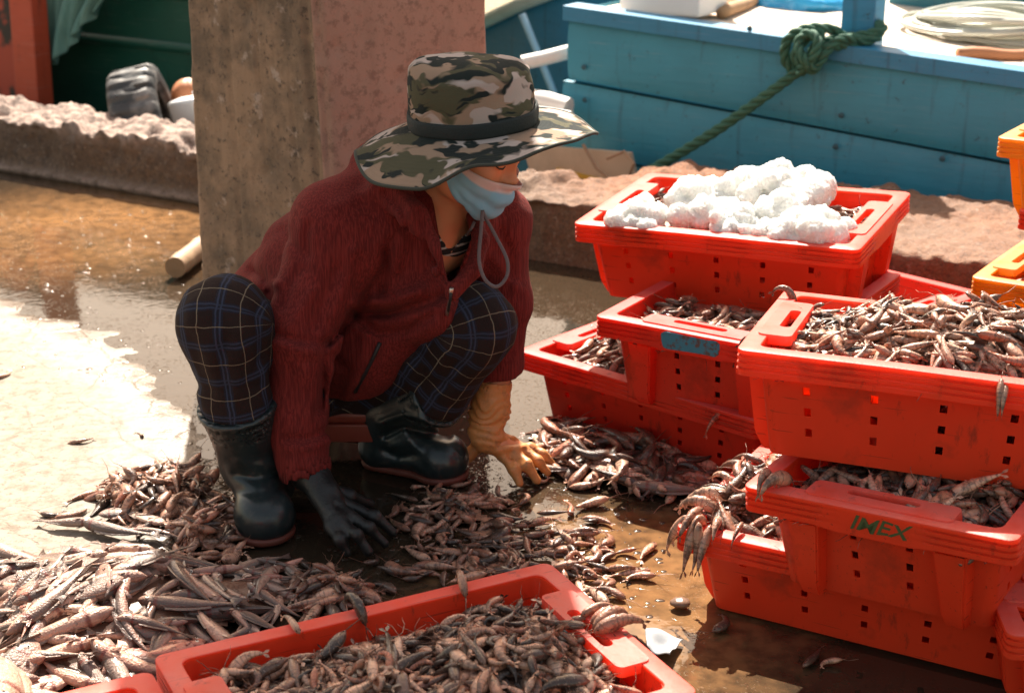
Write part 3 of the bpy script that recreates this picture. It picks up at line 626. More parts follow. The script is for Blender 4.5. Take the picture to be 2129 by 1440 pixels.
def handle_mesh(sx):
    mb = MB(); x0 = CL/2-.028; W1, W2 = .125, .062
    def ringz(hw_, d0, d1, z, n=7):
        pts = []; r = min((d1-d0)/2, .012)
        for cx, cy, a0 in ((d1-r, hw_-r, 0), (d0+r, hw_-r, 90), (d0+r, -hw_+r, 180), (d1-r, -hw_+r, 270)):
            for k in range(n): a = R(a0+90*k/(n-1)); pts.append(Vector((sx*(x0-cx-r*math.cos(a)), cy+r*math.sin(a), z)))
        return pts
    o1 = ringz(W1, -.012, .046, CH+.0030); i1 = ringz(W2, .014, .034, CH+.0030); o2 = ringz(W1+.002, -.012, .047, CH-.014); i2 = ringz(W2, .014, .034, CH-.014); n = len(o1)
    V = o1+i1+o2+i2; F = []
    for i in range(n):
        j = (i+1) % n; F += [(i, j, n+j, n+i), (2*n+i, i, i+0, 2*n+i)][:1]; F += [(i, 2*n+i, 2*n+j, j), (n+i, n+j, 3*n+j, 3*n+i), (2*n+i, 3*n+i, 3*n+j, 2*n+j)]
    mb.add(V, F); me = bpy.data.meshes.new('handle'); me.from_pydata([tuple(v) for v in mb.V], [], mb.F)
    bm = bmesh.new(); bm.from_mesh(me); bmesh.ops.recalc_face_normals(bm, faces=bm.faces); bm.to_mesh(me); bm.free(); attr(me, 'scuff_glare', [1.0 if v.co.z > CH else 0.0 for v in me.vertices]); return me
def rib_mesh(sx, fy):
    hy = CW/2-.030; y0 = hy*fy; V = []
    for z, hw_, o in ((CH-.046, .031, .0285), (.02, .022, .028), (-.006, .019, .016)):
        t = z/CH; xx = CL/2-.058+.028*t
        V += [(sx*(xx-.003), y0-hw_, z), (sx*(xx+o), y0-hw_*.86, z), (sx*(xx+o), y0+hw_*.86, z), (sx*(xx-.003), y0+hw_, z)]
    F = [(0, 1, 5, 4), (1, 2, 6, 5), (2, 3, 7, 6), (4, 5, 9, 8), (5, 6, 10, 9), (6, 7, 11, 10), (8, 9, 10, 11)]
    me = bpy.data.meshes.new('rib'); me.from_pydata(V, [], F)
    bm = bmesh.new(); bm.from_mesh(me); bmesh.ops.bevel(bm, geom=[e for e in bm.edges], offset=.003, segments=2, affect='EDGES'); bmesh.ops.recalc_face_normals(bm, faces=bm.faces); bm.to_mesh(me); bm.free(); return me
protos = {}
def make_proto(kind, mat):
    parts = []
    for nm, me in [('shell', shell_mesh()), ('rim', rim_mesh()), ('handle', handle_mesh(1)), ('handle', handle_mesh(-1))]+[('rib', rib_mesh(a, b)) for a in (1, -1) for b in (.62, -.62)]:
        me.materials.append(mat); deep = 1.13 if kind.endswith('_up') else 1.0
        P = np.empty(len(me.vertices)*3); me.vertices.foreach_get('co', P); P = P.reshape(-1, 3)
        P[:, :2] += (np.stack([vnoise(P, 4.3), vnoise(P+11, 4.3)], -1)*.0022); P[:, 2] = CH-(CH-P[:, 2])*(deep if nm in ('shell', 'rib') else 1)+vnoise(P+23, 5)*.0012; me.vertices.foreach_set('co', P.ravel())
        me.polygons.foreach_set('use_smooth', np.ones(len(me.polygons), bool)); parts.append((nm, me))
    for nm, me in parts:
        bm = bmesh.new(); bm.from_mesh(me)
        for e in bm.edges:
            if len(e.link_faces) == 2: e.smooth = e.calc_face_angle(0) < R(28)
        bm.to_mesh(me); bm.free()
    protos[kind] = parts
make_proto('red', M_red); make_proto('red2', M_red2); make_proto('yellow_up', M_org); make_proto('red_up', M_red); make_proto('red2_up', M_red2)
crates = {}
def crate(key, kind, xy, yaw, layer, label, tu=0, tv=0, dz=0, group='fish crates'):
    a = Vector((math.cos(yaw), math.sin(yaw), tu)).normalized(); b = Vector((-math.sin(yaw), math.cos(yaw), tv)); b = (b-a*b.dot(a)).normalized(); c = a.cross(b)
    M = Matrix((a, b, c)).transposed().to_4x4()
    e = bpy.data.objects.new('fish_crate', None); e.empty_display_size = .1; link(e)
    e.matrix_world = Matrix.Translation((xy[0]*S, xy[1]*S, CH*layer-CH+.004+dz)) @ M
    for nm, me in protos[kind+('_up' if layer > 1 else '')]: link(bpy.data.objects.new(nm, me), e)
    tag(e, label, 'crate', group); crates[key] = e; return e
def mid(corner, ang, fwd, side):        # centre from front-left corner; ang = direction of the front edge
    return (corner[0]+fwd/2*math.cos(ang)-side/2*math.sin(ang), corner[1]+fwd/2*math.sin(ang)+side/2*math.cos(ang))
q_ = lambda px, py, lay: gz(px, py, CH*lay)[:2]/S
crate('A', 'red', (.509, 3.245), -.477, 3, 'red crate with lumps of ice on its catch, topmost of its stack', .030, .064, -.016*S)
crate('M2', 'red2', mid((.163, 2.906), R(-31.8), .42, .62), R(58.2), 2, 'red crate with a scuffed blue label, directly under the ice crate')
crate('M3', 'red2', mid((.011, 3.148), R(-42), .62, .42), R(-42), 1, 'red crate of sunlit shrimp on the floor under the ice crate stack')
crate('B', 'red', (.698, 2.296), -.343, 3, 'red crate heaped with sunlit shrimp, topmost of the front stack', -.013, -.064)
crate('C', 'red', (.712, 2.294), .961, 2, 'red crate end-on with green hand lettering, middle of the front stack', .037, -.06, -.010)
cD = q_(1415, 1100, 1); crate('D', 'red', mid(cD, R(-29), .60, .42), R(-29), 1, 'red crate with shrimp spilling over its corner, bottom of the front stack')
crate('N', 'red', (-.124, 1.819), .473, 1, 'red crate brimming with grey-pink shrimp beside the fish pile, slotted end towards the snail shell')
cN_ = np.array((-.124, 1.819)); ux = np.array((math.cos(.473), math.sin(.473))); uy = np.array((-ux[1], ux[0])); lb = cN_-ux*.31+uy*.21
c2 = lb-ux*(.21+.012)-uy*(.31+.035); crate('N2', 'red', c2, .473+R(90), 1, 'red crate its slotted end cut off below the fish pile')
eR, eL = q_(2050, 612, 1), q_(1862, 566, 1); ang = math.atan2(*(eR-eL)[::-1]); ux2 = np.array((math.cos(ang), math.sin(ang))); uy2 = np.array((-ux2[1], ux2[0]))
crate('E', 'red2', eR-ux2*.31-uy2*.21, ang, 1, 'red crate on the floor behind the stacks, between the kerb and the yellow crates')
fF = q_(2072, 1222, 1); crate('F', 'red2', mid(fF, R(-20), .62, .42), R(-20), 1, 'red crate at the picture edge showing only a dark rim corner beside the front stack')
fG = q_(2095, 1322, 1); crate('G', 'red', mid(fG, R(-6), .62, .42), R(-6), 1, 'red crate at the bottom picture edge, only its rim corner showing')
y2 = q_(2018, 578, 2); a2 = math.atan2(*(q_(2129, 596, 2)-y2)[::-1]); yc = mid(y2, a2, .62, .42)
crate('Y0', 'red2', yc, a2+.02, 1, 'red crate hidden under the yellow crate stack at the picture edge')
crate('Y2', 'yellow', yc, a2, 2, 'lower yellow crate with a slotted rim, behind the front red stack')
crate('Y3', 'red', (yc[0]+.075, yc[1]-.02), a2+.03, 3, 'red crate wedged between the two yellow crates')
y1 = q_(2072, 288, 4); crate('Y1', 'yellow', mid(y1, a2, .62, .42), a2, 4, 'upper yellow crate cut off at the picture edge in front of the blue boat')
# blue label on M2, green lettering on C
def skirt_plate(e, sx, w_, h_, zc, mat, name, wob=.0):
    mb = MB(); x = CL/2+.0012
    n = 24; ring = [(math.copysign(abs(math.cos(t))**.35, math.cos(t))*w_/2, math.copysign(abs(math.sin(t))**.35, math.sin(t))*h_/2) for t in np.linspace(0, 6.2832, n, endpoint=False)]
    ring = [(a*(1+.04*math.sin(7*k)), b*(1+.10*math.sin(k*5.1))) for k, (a, b) in enumerate(ring)]
    V = [(sx*(x-.001), a, zc+b) for a, b in ring]+[(sx*(x+.0012), a*.98, zc+b*.95) for a, b in ring]
    F = [(i, (i+1) % n, n+(i+1) % n, n+i) for i in range(n)]+[tuple(n+i for i in range(n))]
    return mesh_obj(name, V, F, mat, e, False)
g = NG('scuffed_blue_label'); p = g.pos(); M_lab = g.end(g.bsdf(Base_Color=g.mix(g.ramp(g.noise(p, 60, 5, .7), [(.50, 0.0), (.58, 1.0)]), (.035, .20, .30), (.09, .06, .06)), Roughness=.55).outputs[0])
skirt_plate(crates['M2'], -1, .135, .038, CH-.024, M_lab, 'label')
cu = bpy.data.curves.new('lettering', 'FONT'); cu.body = 'IMEX'; cu.size = .037; cu.align_x = 'CENTER'; cu.align_y = 'CENTER'; cu.shear = .35; cu.extrude = .0004; cu.space_character = 1.0; cu.offset = .0005
tmp = bpy.data.objects.new('tmp', cu); COL.objects.link(tmp); dg = bpy.context.evaluated_depsgraph_get(); me = bpy.data.meshes.new_from_object(tmp.evaluated_get(dg)); bpy.data.objects.remove(tmp)
for v in me.vertices: v.co.x *= 1.18; v.co.y *= .95; v.co.y += .0018*math.sin(v.co.x*130)
me.materials.clear(); g = NG('green_marker'); p = g.pos(); me.materials.append(g.end(g.bsdf(Base_Color=g.mix(g.noise(p, 90, 4, .7), (.015, .075, .025), (.06, .075, .02)), Roughness=.6).outputs[0]))
o = obj_of('lettering', me, crates['C']); o.matrix_local = Matrix(((0, 0, -1, -CL/2-.0012), (-1, 0, 0, -.01), (0, 1, 0, CH-.026), (0, 0, 0, 1)))
# ------------------------------------------------------------------ signed-distance modelling (person, ice)
def smin(a, b, k):
    h = np.clip(.5+.5*(b-a)/k, 0, 1); return b+(a-b)*h-k*h*(1-h)
def d_cap(P, a, b, ra, rb, nrm=None, fl=1.0):
    a = np.asarray(a, np.float32); b = np.asarray(b, np.float32); ab = b-a; L2 = max(float(ab@ab), 1e-9); ap = P-a
    t = np.clip((ap@ab)/L2, 0, 1); q = ap-t[..., None]*ab
    if nrm is not None:
        n_ = np.asarray(nrm, np.float32); n_ = n_/np.linalg.norm(n_); q = q+n_*((q@n_)*(1/fl-1))[..., None]
    return np.sqrt((q*q).sum(-1))-(ra+(rb-ra)*t)
def d_ell(P, c, ax, r):
    q = P-np.asarray(c, np.float32); s = np.stack([(q@np.asarray(ax[i], np.float32))/r[i] for i in range(3)], -1); k0 = np.sqrt((s*s).sum(-1)); 
    g = np.sqrt(((s/np.asarray(r, np.float32))**2).sum(-1)); return k0*(k0-1)/np.maximum(g, 1e-6)
def union(P, prims, k=.03):
    d = None
    for q in prims:
        kk = k
        if isinstance(q[0], str): e = d_ell(P, *q[1:4]); kk = q[4] if len(q) > 4 else k
        else:
            q = list(q); 
            e = d_cap(P, *q)
        d = e if d is None else smin(d, e, kk)
    return d
def surf_net(fn, lo, hi, vox):
    lo = np.asarray(lo, float); hi = np.asarray(hi, float); n = np.ceil((hi-lo)/vox).astype(int)+1
    X = [lo[i]+vox*np.arange(n[i]) for i in range(3)]; D = np.empty(n, np.float32)
    for i in range(0, n[0], 24):
        G = np.stack(np.meshgrid(X[0][i:i+24], X[1], X[2], indexing='ij'), -1).astype(np.float32); D[i:i+24] = fn(G)
    ins = D < 0; c = np.zeros(np.array(n)-1, np.int8)
    for a in (0, 1):
        for b in (0, 1):
            for e in (0, 1): c += ins[a:n[0]-1+a, b:n[1]-1+b, e:n[2]-1+e]
    act = (c > 0) & (c < 8); idx = -np.ones(act.shape, np.int64); I = np.argwhere(act); idx[act] = np.arange(len(I))
    acc = np.zeros((len(I), 3)); cnt = np.zeros(len(I))
    cor = [(a, b, e) for a in (0, 1) for b in (0, 1) for e in (0, 1)]
    for p in cor:
        for ax in range(3):
            if p[ax]: continue
            q = list(p); q[ax] = 1
            v0 = D[I[:, 0]+p[0], I[:, 1]+p[1], I[:, 2]+p[2]]; v1 = D[I[:, 0]+q[0], I[:, 1]+q[1], I[:, 2]+q[2]]; m = (v0 < 0) != (v1 < 0)
            t = np.where(m, v0/np.where(m, v0-v1, 1), 0); pt = np.array(p, float)[None].repeat(len(I), 0); pt[:, ax] += t
            acc[m] += pt[m]; cnt[m] += 1
    V = lo+vox*(I+acc/np.maximum(cnt, 1)[:, None]); F = []
    for ax in range(3):
        s0 = [slice(0, k) for k in n]; s1 = [slice(0, k) for k in n]; s0[ax] = slice(0, n[ax]-1); s1[ax] = slice(1, n[ax])
        A = ins[tuple(s0)]; B = ins[tuple(s1)]; E_ = np.argwhere(A != B)
        o1, o2 = (ax+1) % 3, (ax+2) % 3
        ok = (E_[:, o1] > 0) & (E_[:, o2] > 0) & (E_[:, o1] < n[o1]-1) & (E_[:, o2] < n[o2]-1); E_ = E_[ok]
        fl = A[E_[:, 0], E_[:, 1], E_[:, 2]]; q = []
        for d1, d2 in ((-1, -1), (0, -1), (0, 0), (-1, 0)):
            k = E_.copy(); k[:, o1] += d1; k[:, o2] += d2; q.append(idx[k[:, 0], k[:, 1], k[:, 2]])
        q = np.stack(q, 1); q[~fl] = q[~fl][:, ::-1]; F.append(q)
    F = np.concatenate(F); F = F[(F >= 0).all(1)]
    return V, F
def relax(V, F, it=2, lam=.5):
    E_ = np.concatenate([F[:, [0, 1]], F[:, [1, 2]], F[:, [2, 3]], F[:, [3, 0]]]); E_ = np.concatenate([E_, E_[:, ::-1]]); n = len(V); cnt = np.bincount(E_[:, 0], minlength=n)[:, None]
    for _ in range(it):
        A = np.stack([np.bincount(E_[:, 0], weights=V[E_[:, 1], k], minlength=n) for k in range(3)], 1); V = V+lam*(A/np.maximum(cnt, 1)-V)
    return V
def sdf_obj(name, fn, lo, hi, vox, mat, parent=None, rl=2):
    V, F = surf_net(fn, lo, hi, vox); V = relax(V, F, rl)
    me = np_mesh(name, V, F, mat if isinstance(mat, list) else [mat]); return obj_of(name, me, parent)
def bounds(pts, r): P = np.array(pts); return P.min(0)-r, P.max(0)+r
def polyd(px, line):                       # distance in photo pixels to a polyline
    d = None
    for a, b in zip(line[:-1], line[1:]):
        a = np.asarray(a, np.float32); b = np.asarray(b, np.float32); ab = b-a; ap = px-a; t = np.clip((ap@ab)/max(float(ab@ab), 1e-9), 0, 1)
        e = np.sqrt(((ap-t[..., None]*ab)**2).sum(-1)); d = e if d is None else np.minimum(d, e)
    return d
def folds(P, lines, ymax=None):
    Q = proj(P); px = Q[..., :2]; out = 0
    for line, amp, w in lines:
        g = amp*np.exp(-(polyd(px, line)/w)**2)
        out = out+g
    if ymax is not None: out = out*np.clip((ymax-P[..., 1])/.04, 0, 1)
    return out

# ------------------------------------------------------------------ skeleton
shR = at(698, 470, 2.71); shL = at(1022, 462, 2.87); elR = at(628, 705, 2.66); wrR = at(634, 965, 2.62)
elL = at(1046, 622, 2.86); wrL = at(1030, 815, 2.84)
hipR = at(600, 790, 2.92); knR = at(466, 672, 2.60); btR = at(492, 838, 2.60); anR = at(520, 1000, 2.64)
hipL = at(745, 800, 2.97); knL = at(980, 678, 2.73); btL = at(914, 818, 2.79); anL = at(812, 880, 2.89)
pel = at(655, 770, 3.0); T1 = at(690, 665, 2.95); T2 = at(770, 565, 2.88); T3 = at(850, 475, 2.80); nk = at(912, 425, 2.76)
lat = shL-shR; lat /= np.linalg.norm(lat)
HC = at(979, 300, 2.70)
def unit(v): v = np.asarray(v, float); return v/np.linalg.norm(v)
hf = unit((.86, -.44, -.30)); hr = unit(np.cross(hf, (0.06, 0, 1))); hu = np.cross(hr, hf)   # face dir, her right, up
def hl(f, r, u): return HC+hf*f+hr*r+hu*u
hax = (hf, hr, hu)
head = [('e', hl(-.012, 0, .030), hax, (.098, .077, .092)), ('e', hl(.028, 0, -.032), hax, (.062, .061, .078), .03), ('e', hl(.054, 0, -.098), hax, (.030, .031, .026), .03),
        ('e', hl(.008, .047, -.072), hax, (.030, .022, .030), .03), ('e', hl(.008, -.047, -.072), hax, (.030, .022, .030), .03),
        ('e', hl(.058, .040, -.030), hax, (.030, .024, .026), .02), ('e', hl(.058, -.040, -.030), hax, (.030, .024, .026), .02),
        ('e', hl(.078, 0, .020), hax, (.016, .050, .014), .012), ('e', hl(.088, 0, -.066), hax, (.013, .026, .016), .012),
        ('e', hl(.084, .033, .000), hax, (.0125, .016, .0115), .005), ('e', hl(.084, -.033, .000), hax, (.0125, .016, .0115), .005),
        ('e', hl(.097, 0, -.006), hax, (.014, .008, .026), .010), ('e', hl(.107, 0, -.032), hax, (.014, .011, .011), .008), ('e', hl(.099, .012, -.036), hax, (.010, .008, .008), .006), ('e', hl(.099, -.012, -.036), hax, (.010, .008, .008), .006),
        ('e', hl(-.008, .079, -.012), hax, (.020, .008, .031), .006), ('e', hl(-.008, -.079, -.012), hax, (.020, .008, .031), .006)]
# hands: wrist, knuckles, middle joints, tips (all real points on or above the floor)
def fing(K, M, T): return [K, M, T]
gk = lambda x, y, z: gz(x, y, z)
HL = dict(w=at(1012, 905, 2.83), palm=[gk(1046, 946, .058), gk(1068, 940, .062), gk(1086, 936, .056), gk(1098, 932, .046)],
          f=[(gk(1046, 946, .056), gk(1068, 975, .040), gk(1080, 1004, .012)), (gk(1070, 940, .060), gk(1096, 966, .046), gk(1116, 998, .012)), (gk(1088, 936, .054), gk(1118, 958, .040), gk(1138, 982, .012)), (gk(1100, 932, .044), gk(1128, 946, .034), gk(1148, 964, .012))],
          t=(gk(995, 925, .055), gk(972, 948, .036), gk(960, 968, .014)))
HR = dict(w=at(646, 985, 2.61), palm=[gk(720, 1052, .062), gk(716, 1068, .066), gk(704, 1082, .062), gk(690, 1092, .052)],
          f=[(gk(722, 1052, .060), gk(778, 1072, .050), gk(817, 1106, .014)), (gk(718, 1068, .064), gk(768, 1096, .050), gk(800, 1130, .014)), (gk(706, 1084, .060), gk(742, 1112, .048), gk(766, 1146, .014)), (gk(690, 1094, .050), gk(708, 1122, .040), gk(722, 1148, .014))],
          t=(gk(668, 1010, .075), gk(726, 1030, .050), gk(768, 1046, .016)))
def hand_prims(H, r, pw):
    pr = [(H['w'], (H['w']+H['palm'][1])/2, pw*1.0, pw*.82)]
    for k in H['palm']: pr.append(((H['w']*.7+k*.3), k, pw*.62, r*1.25))
    for a, b, c in H['f']: pr += [(a, b, r*1.18, r*1.02), (b, c, r*1.03, r*.86)]
    a, b, c = H['t']; pr += [((H['w']+H['palm'][0])/2, a, pw*.55, r*1.35), (a, b, r*1.35, r*1.15), (b, c, r*1.15, r*.9)]
    return pr
# ------------------------------------------------------------------ body (one continuous skin)
g = NG('skin'); p = g.pos(); n = g.noise(p, 18, 4); M_skin = g.end(g.bsdf(Base_Color=g.mix(n, (.58, .225, .115), (.66, .30, .16)), Roughness=.48, Subsurface_Weight=.15, Subsurface_Radius=(.02, .008, .004), Subsurface_Scale=.5, Normal=g.bump(g.noise(p, 220, 3), .15, .001)).outputs[0])
body = head+[(hl(-.02, 0, -.06), nk, .052, .056), (nk, T3, .058, .10), (T3-lat*.06, T3+lat*.06, .095, .095), (T3, T2, .115, .11), (T2, T1, .11, .11), (T1, pel, .11, .12), (T3-lat*.05, shR, .06, .05), (T3+lat*.05, shL, .06, .05),
        (shR, elR, .048, .038), (elR, wrR, .036, .026), (shL, elL, .048, .038), (elL, wrL, .036, .026), (wrL, HL['w'], .027, .027), (wrR, HR['w'], .026, .026),
        (pel, hipR, .11, .09), (pel, hipL, .11, .09), (hipR, knR, .075, .055), (knR, anR, .052, .036), (hipL, knL, .075, .055), (knL, anL, .052, .036)]
toeR = gz(548, 1142, .0); toeL = gz(972, 1000, 0)
def hnd(P, H): return union(P, hand_prims(H, .0075, .026), .010)
def f_body(P):
    d = union(P, head, .02)
    d = smin(d, union(P, body[len(head):], .03), .02)
    for H in (HL, HR):
        d = smin(d, hnd(P, H), .01)
    for a, toe, w_ in ((anR, toeR, .03), (anL, toeL, .03)):
        tb = np.array([toe[0], toe[1]+.05, .03]) if a is anR else np.array([toe[0]-.05, toe[1]+.02, .03])
        d = smin(d, d_cap(P, a, tb, .036, .026), .02)
    return d
pts = [hl(.1, 0, .12), hl(-.1, 0, .12), shR, shL, elR, wrR, elL, wrL, hipR, knR, anR, hipL, knL, anL, pel]+[q for H in (HL, HR) for t in H['f'] for q in t]+[toeR, toeL]
lo, hi = bounds(pts, .13); lo[2] = .002
person = sdf_obj('person', f_body, lo, hi, .0068, M_skin); tag(person, 'person in camouflage sun hat, face mask, maroon jacket and rubber boots crouching to sort shrimp', 'person')
# finer head laid over the coarse one is not needed: the face gets its own eyes and brows as children
# ------------------------------------------------------------------ jacket
g = NG('maroon_ribbed_fabric'); p = g.pos(); wv = g.noise(g.mapv(p, (300, 300, 13), (R(14), R(26), 0)), 1.0, 2, .5, .5); n2 = g.noise(p, 9, 4); n3 = g.noise(p, 420, 2)
c = g.mix(n2, (.120, .013, .012), (.175, .020, .016)); c = g.mix(g.ramp(wv, [(.40, 0.0), (.62, 1.0)]), g.mix(.42, c, (.022, .004, .005)), g.mix(.12, c, (.30, .05, .045)))
M_jkt = g.end(g.bsdf(Base_Color=c, Roughness=.93, Specular_IOR_Level=.2, Sheen_Weight=.03, Sheen_Tint=(.9, .4, .35, 1), Normal=g.bump(g.math('ADD', wv, g.math('MULTIPLY', n3, .25)), .45, .004)).outputs[0])
jk = [(T3-lat*.075, T3+lat*.075, .118, .112), (T3-lat*.07, T2-lat*.085, .122, .150), (T3+lat*.06, T2+lat*.06, .115, .130), (T2-lat*.085, T1-lat*.075, .150, .165), (T2+lat*.06, T1+lat*.09, .130, .14), (T1-lat*.07, pel-lat*.05, .165, .16), (T1+lat*.09, pel+lat*.10, .14, .14),
      (T3-lat*.05, shR, .11, .080), (T3+lat*.05, shL, .10, .076), (nk-np.array((0, 0, .02)), T3, .085, .12)]
armR = [(shR, elR, .088, .074), (elR, at(612, 862, 2.645), .073, .058), (at(612, 862, 2.645), at(634, 968, 2.62), .058, .055)]
armL = [(shL, elL, .078, .060), (elL, at(1036, 760, 2.85), .058, .050), (at(1036, 760, 2.85), at(1034, 808, 2.84), .048, .045)]
front = at(905, 640, 2.70)
hood = [at(1003, 445, 2.78), at(985, 405, 2.88), at(905, 350, 2.95), at(820, 322, 2.90), at(778, 345, 2.80), at(812, 395, 2.68), at(862, 450, 2.62), at(905, 520, 2.60), at(934, 590, 2.60)]
hr_ = [.020, .036, .045, .050, .046, .034, .024, .018, .016]
hoodp = [(hood[i], hood[i+1], hr_[i], hr_[i+1]) for i in range(len(hood)-1)]
lap2 = [at(985, 450, 2.72), at(1000, 500, 2.66), at(985, 560, 2.62), at(940, 610, 2.60)]
lapp = [(lap2[i], lap2[i+1], .016, .016) for i in range(3)]
jl0 = [([(812, 500), (796, 560), (752, 634), (718, 675), (675, 722), (672, 780), (667, 850)], .012, 9), ([(562, 690), (608, 706), (683, 712)], .008, 8), ([(570, 712), (630, 730), (676, 735)], -.007, 12),
      ([(738, 652), (808, 652), (892, 628), (925, 612)], .016, 10), ([(740, 630), (810, 628), (880, 605)], -.009, 13), ([(742, 660), (788, 694), (846, 686), (900, 655)], .010, 9), ([(800, 520), (806, 560), (790, 610)], .014, 9),
      ([(596, 910), (642, 910), (680, 893)], .007, 6), ([(590, 930), (645, 932), (688, 915)], -.006, 9), ([(642, 470), (636, 500), (642, 530)], .008, 8), ([(625, 560), (600, 600), (590, 640)], .006, 10), ([(650, 600), (625, 650), (600, 680)], -.006, 12),
      ([(700, 560), (672, 630), (650, 690)], .006, 11), ([(735, 520), (720, 590), (690, 660)], -.006, 12), ([(860, 500), (845, 560), (800, 600)], .006, 12), ([(905, 560), (880, 600), (830, 615)], -.006, 12), ([(690, 740), (720, 770), (700, 830)], .007, 12), ([(760, 700), (750, 770), (715, 830)], -.006, 16),
      ([(600, 760), (612, 800), (604, 850)], .005, 9), ([(640, 770), (648, 820), (640, 870)], -.005, 9), ([(520, 560), (545, 575), (560, 600)], .010, 8), ([(528, 590), (550, 600), (575, 590)], -.008, 9), ([(590, 480), (620, 520), (640, 560)], .005, 10),
      ([(1040, 480), (1060, 520), (1062, 580)], .007, 8), ([(1030, 540), (1050, 570), (1075, 600)], -.006, 9), ([(870, 440), (890, 520), (930, 590)], .010, 7), ([(800, 400), (835, 430), (850, 470)], .008, 9), ([(760, 400), (720, 420), (690, 430)], -.004, 14)]
jl = [(a_, b_*1.35, c_) for a_, b_, c_ in jl0]
tri = np.array([(893, 372), (1000, 425), (990, 470), (938, 604), (925, 560)])
def tri_d(P):
    Q = proj(P)[..., :2].reshape(-1, 2); return (sdf_poly(Q, tri)/1025.0).reshape(P.shape[:-1])
def f_jkt(P):
    tor = union(P, jk, .045); 
    tor = smin(tor, d_cap(P, at(800, 560, 2.78), front, .09, .055), .06); tor = smin(tor, d_cap(P, at(885, 640, 2.71), at(765, 735, 2.80), .050, .075), .05); tor = smin(tor, d_cap(P, at(765, 735, 2.80), at(722, 815, 2.85), .075, .065), .04)
    aR = union(P, armR, .035); aL = union(P, armL, .035)
    upper = P[..., 2] > .46
    d = smin(tor, aR, .030); d = smin(d, aL, .028)
    d = smin(d, union(P, hoodp, .02), .022)
    Pf = P*np.float32(1.0)
    d = d+vnoise(P@np.array([[1, .3, .2], [-.2, .9, .3], [.1, -.3, .45]], np.float32), 17)*.0045+vnoise(P+3, 34)*.0022
    d = d+folds(P, jl, 3.17)
    d = np.maximum(d, .16+.10*(P[..., 0]+.75)-P[..., 2]-9*(P[..., 1] < 2.93))               # hem at the back, sleeves stay whole
    hemz = .118+.012*np.sin(P[..., 0]*40)
    isarm = (np.minimum(aR, aL) < .02)
    d = np.where(isarm, d, np.maximum(d, hemz-P[..., 2]))
    d = np.maximum(d, -np.maximum(tri_d(P), -(np.float32(3.10)-P[..., 1])))               # open V at the neck
    d = smin(d, union(P, lapp, .012), .010)
    cuff = d_cap(P, at(634, 968, 2.62), at(640, 1040, 2.60), .050, .050); d = np.maximum(d, -np.maximum(cuff, -(.16-P[..., 2])))
    return d
pts = [shR, shL, elR, elL, wrR, wrL, pel, T1, T2, T3, *hood, front]
lo, hi = bounds(pts, .20); lo[2] = .05
jacket = sdf_obj('jacket', f_jkt, lo, hi, .0062, M_jkt, person, 1)
def on_front(px, py, Y0, fn, back=.0):     # march a ray to the cloth surface
    r = ray(px, py); r = r/np.linalg.norm(r); t = 2.4
    for _ in range(160):
        q = O3+r*t; d = float(fn(q[None, None, None].astype(np.float32)).ravel()[0])
        if d < .0006: break
        t += max(.0008, d*.6)
    return O3+r*(t-back)
M_zip = simple('dark_zip_tape', (.012, .010, .012), .6, .2); M_metal = simple('zip_metal', (.55, .48, .42), .35, .1, metal=.9)
mb = MB(); mb.tube([on_front(x, y, 0, f_jkt, .001) for x, y in ((790, 712), (775, 745), (757, 780), (738, 815))], .0042, 6); mb.build('pocket_zip', M_zip, jacket)
zp = [on_front(x, y, 0, f_jkt, .002) for x, y in ((938, 604), (936, 625), (930, 655))]
mb = MB(); mb.tube(zp, .003, 6); z_ = mb.build('zip', M_zip, jacket)
mb = MB(); c0, c1 = on_front(939, 600, 0, f_jkt, .007), on_front(929, 655, 0, f_jkt, .010); 
P_ = [c0+(c1-c0)*t for t in np.linspace(0, 1, 7)]; mb.tube(P_, [.004, .0045, .003, .0028, .0034, .0036, .0026], 8); mb.build('zip_pull', M_metal, jacket)
M_cord = simple('grey_cord', (.13, .095, .10), .8, .2, 60, .4, 300)
mb = MB(); mb.tube(catmull([on_front(x, y, 0, f_jkt, .005) for x, y in ((952, 452), (958, 475), (966, 492), (978, 478), (986, 462))], 24), .0032, 7); mb.build('drawcord', M_cord, jacket)
# shirt glimpsed in the open neck
g = NG('striped_shirt'); p = g.pos(); z = g.n('SeparateXYZ', Vector=p).outputs[2]; s_ = g.ramp(g.n('Math', {'operation': 'FRACT'}, _0=g.math('MULTIPLY', z, 52)).outputs[0], [(0, 0.0), (.70, 0.0), (.74, 1.0), (.96, 1.0), (1.0, 0.0)])
M_shirt = g.end(g.bsdf(Base_Color=g.mix(s_, (.012, .012, .014), (.42, .40, .38)), Roughness=.9).outputs[0])
neckline = [(880, 350), (1000, 420), (985, 470), (955, 498), (938, 520), (920, 500), (900, 460)]
def f_shirt(P):
    d = union(P, [(T3-lat*.06, T3+lat*.06, .095, .095), (T3, T2, .100, .105), (T2, T1, .105, .11), (nk-np.array((0, 0, .03)), T3, .066, .11)], .04)
    Q = proj(P)[..., :2].reshape(-1, 2); nd = (sdf_poly(Q, np.array(neckline))/1025.0).reshape(P.shape[:-1]); d = np.maximum(d, -np.maximum(nd, -(np.float32(3.12)-P[..., 1])))
    return np.maximum(d, P[..., 2]-nk[2]-.01)
lo, hi = bounds([T1, T2, T3, nk], .15); sdf_obj('shirt', f_shirt, lo, hi, .009, M_shirt, person)

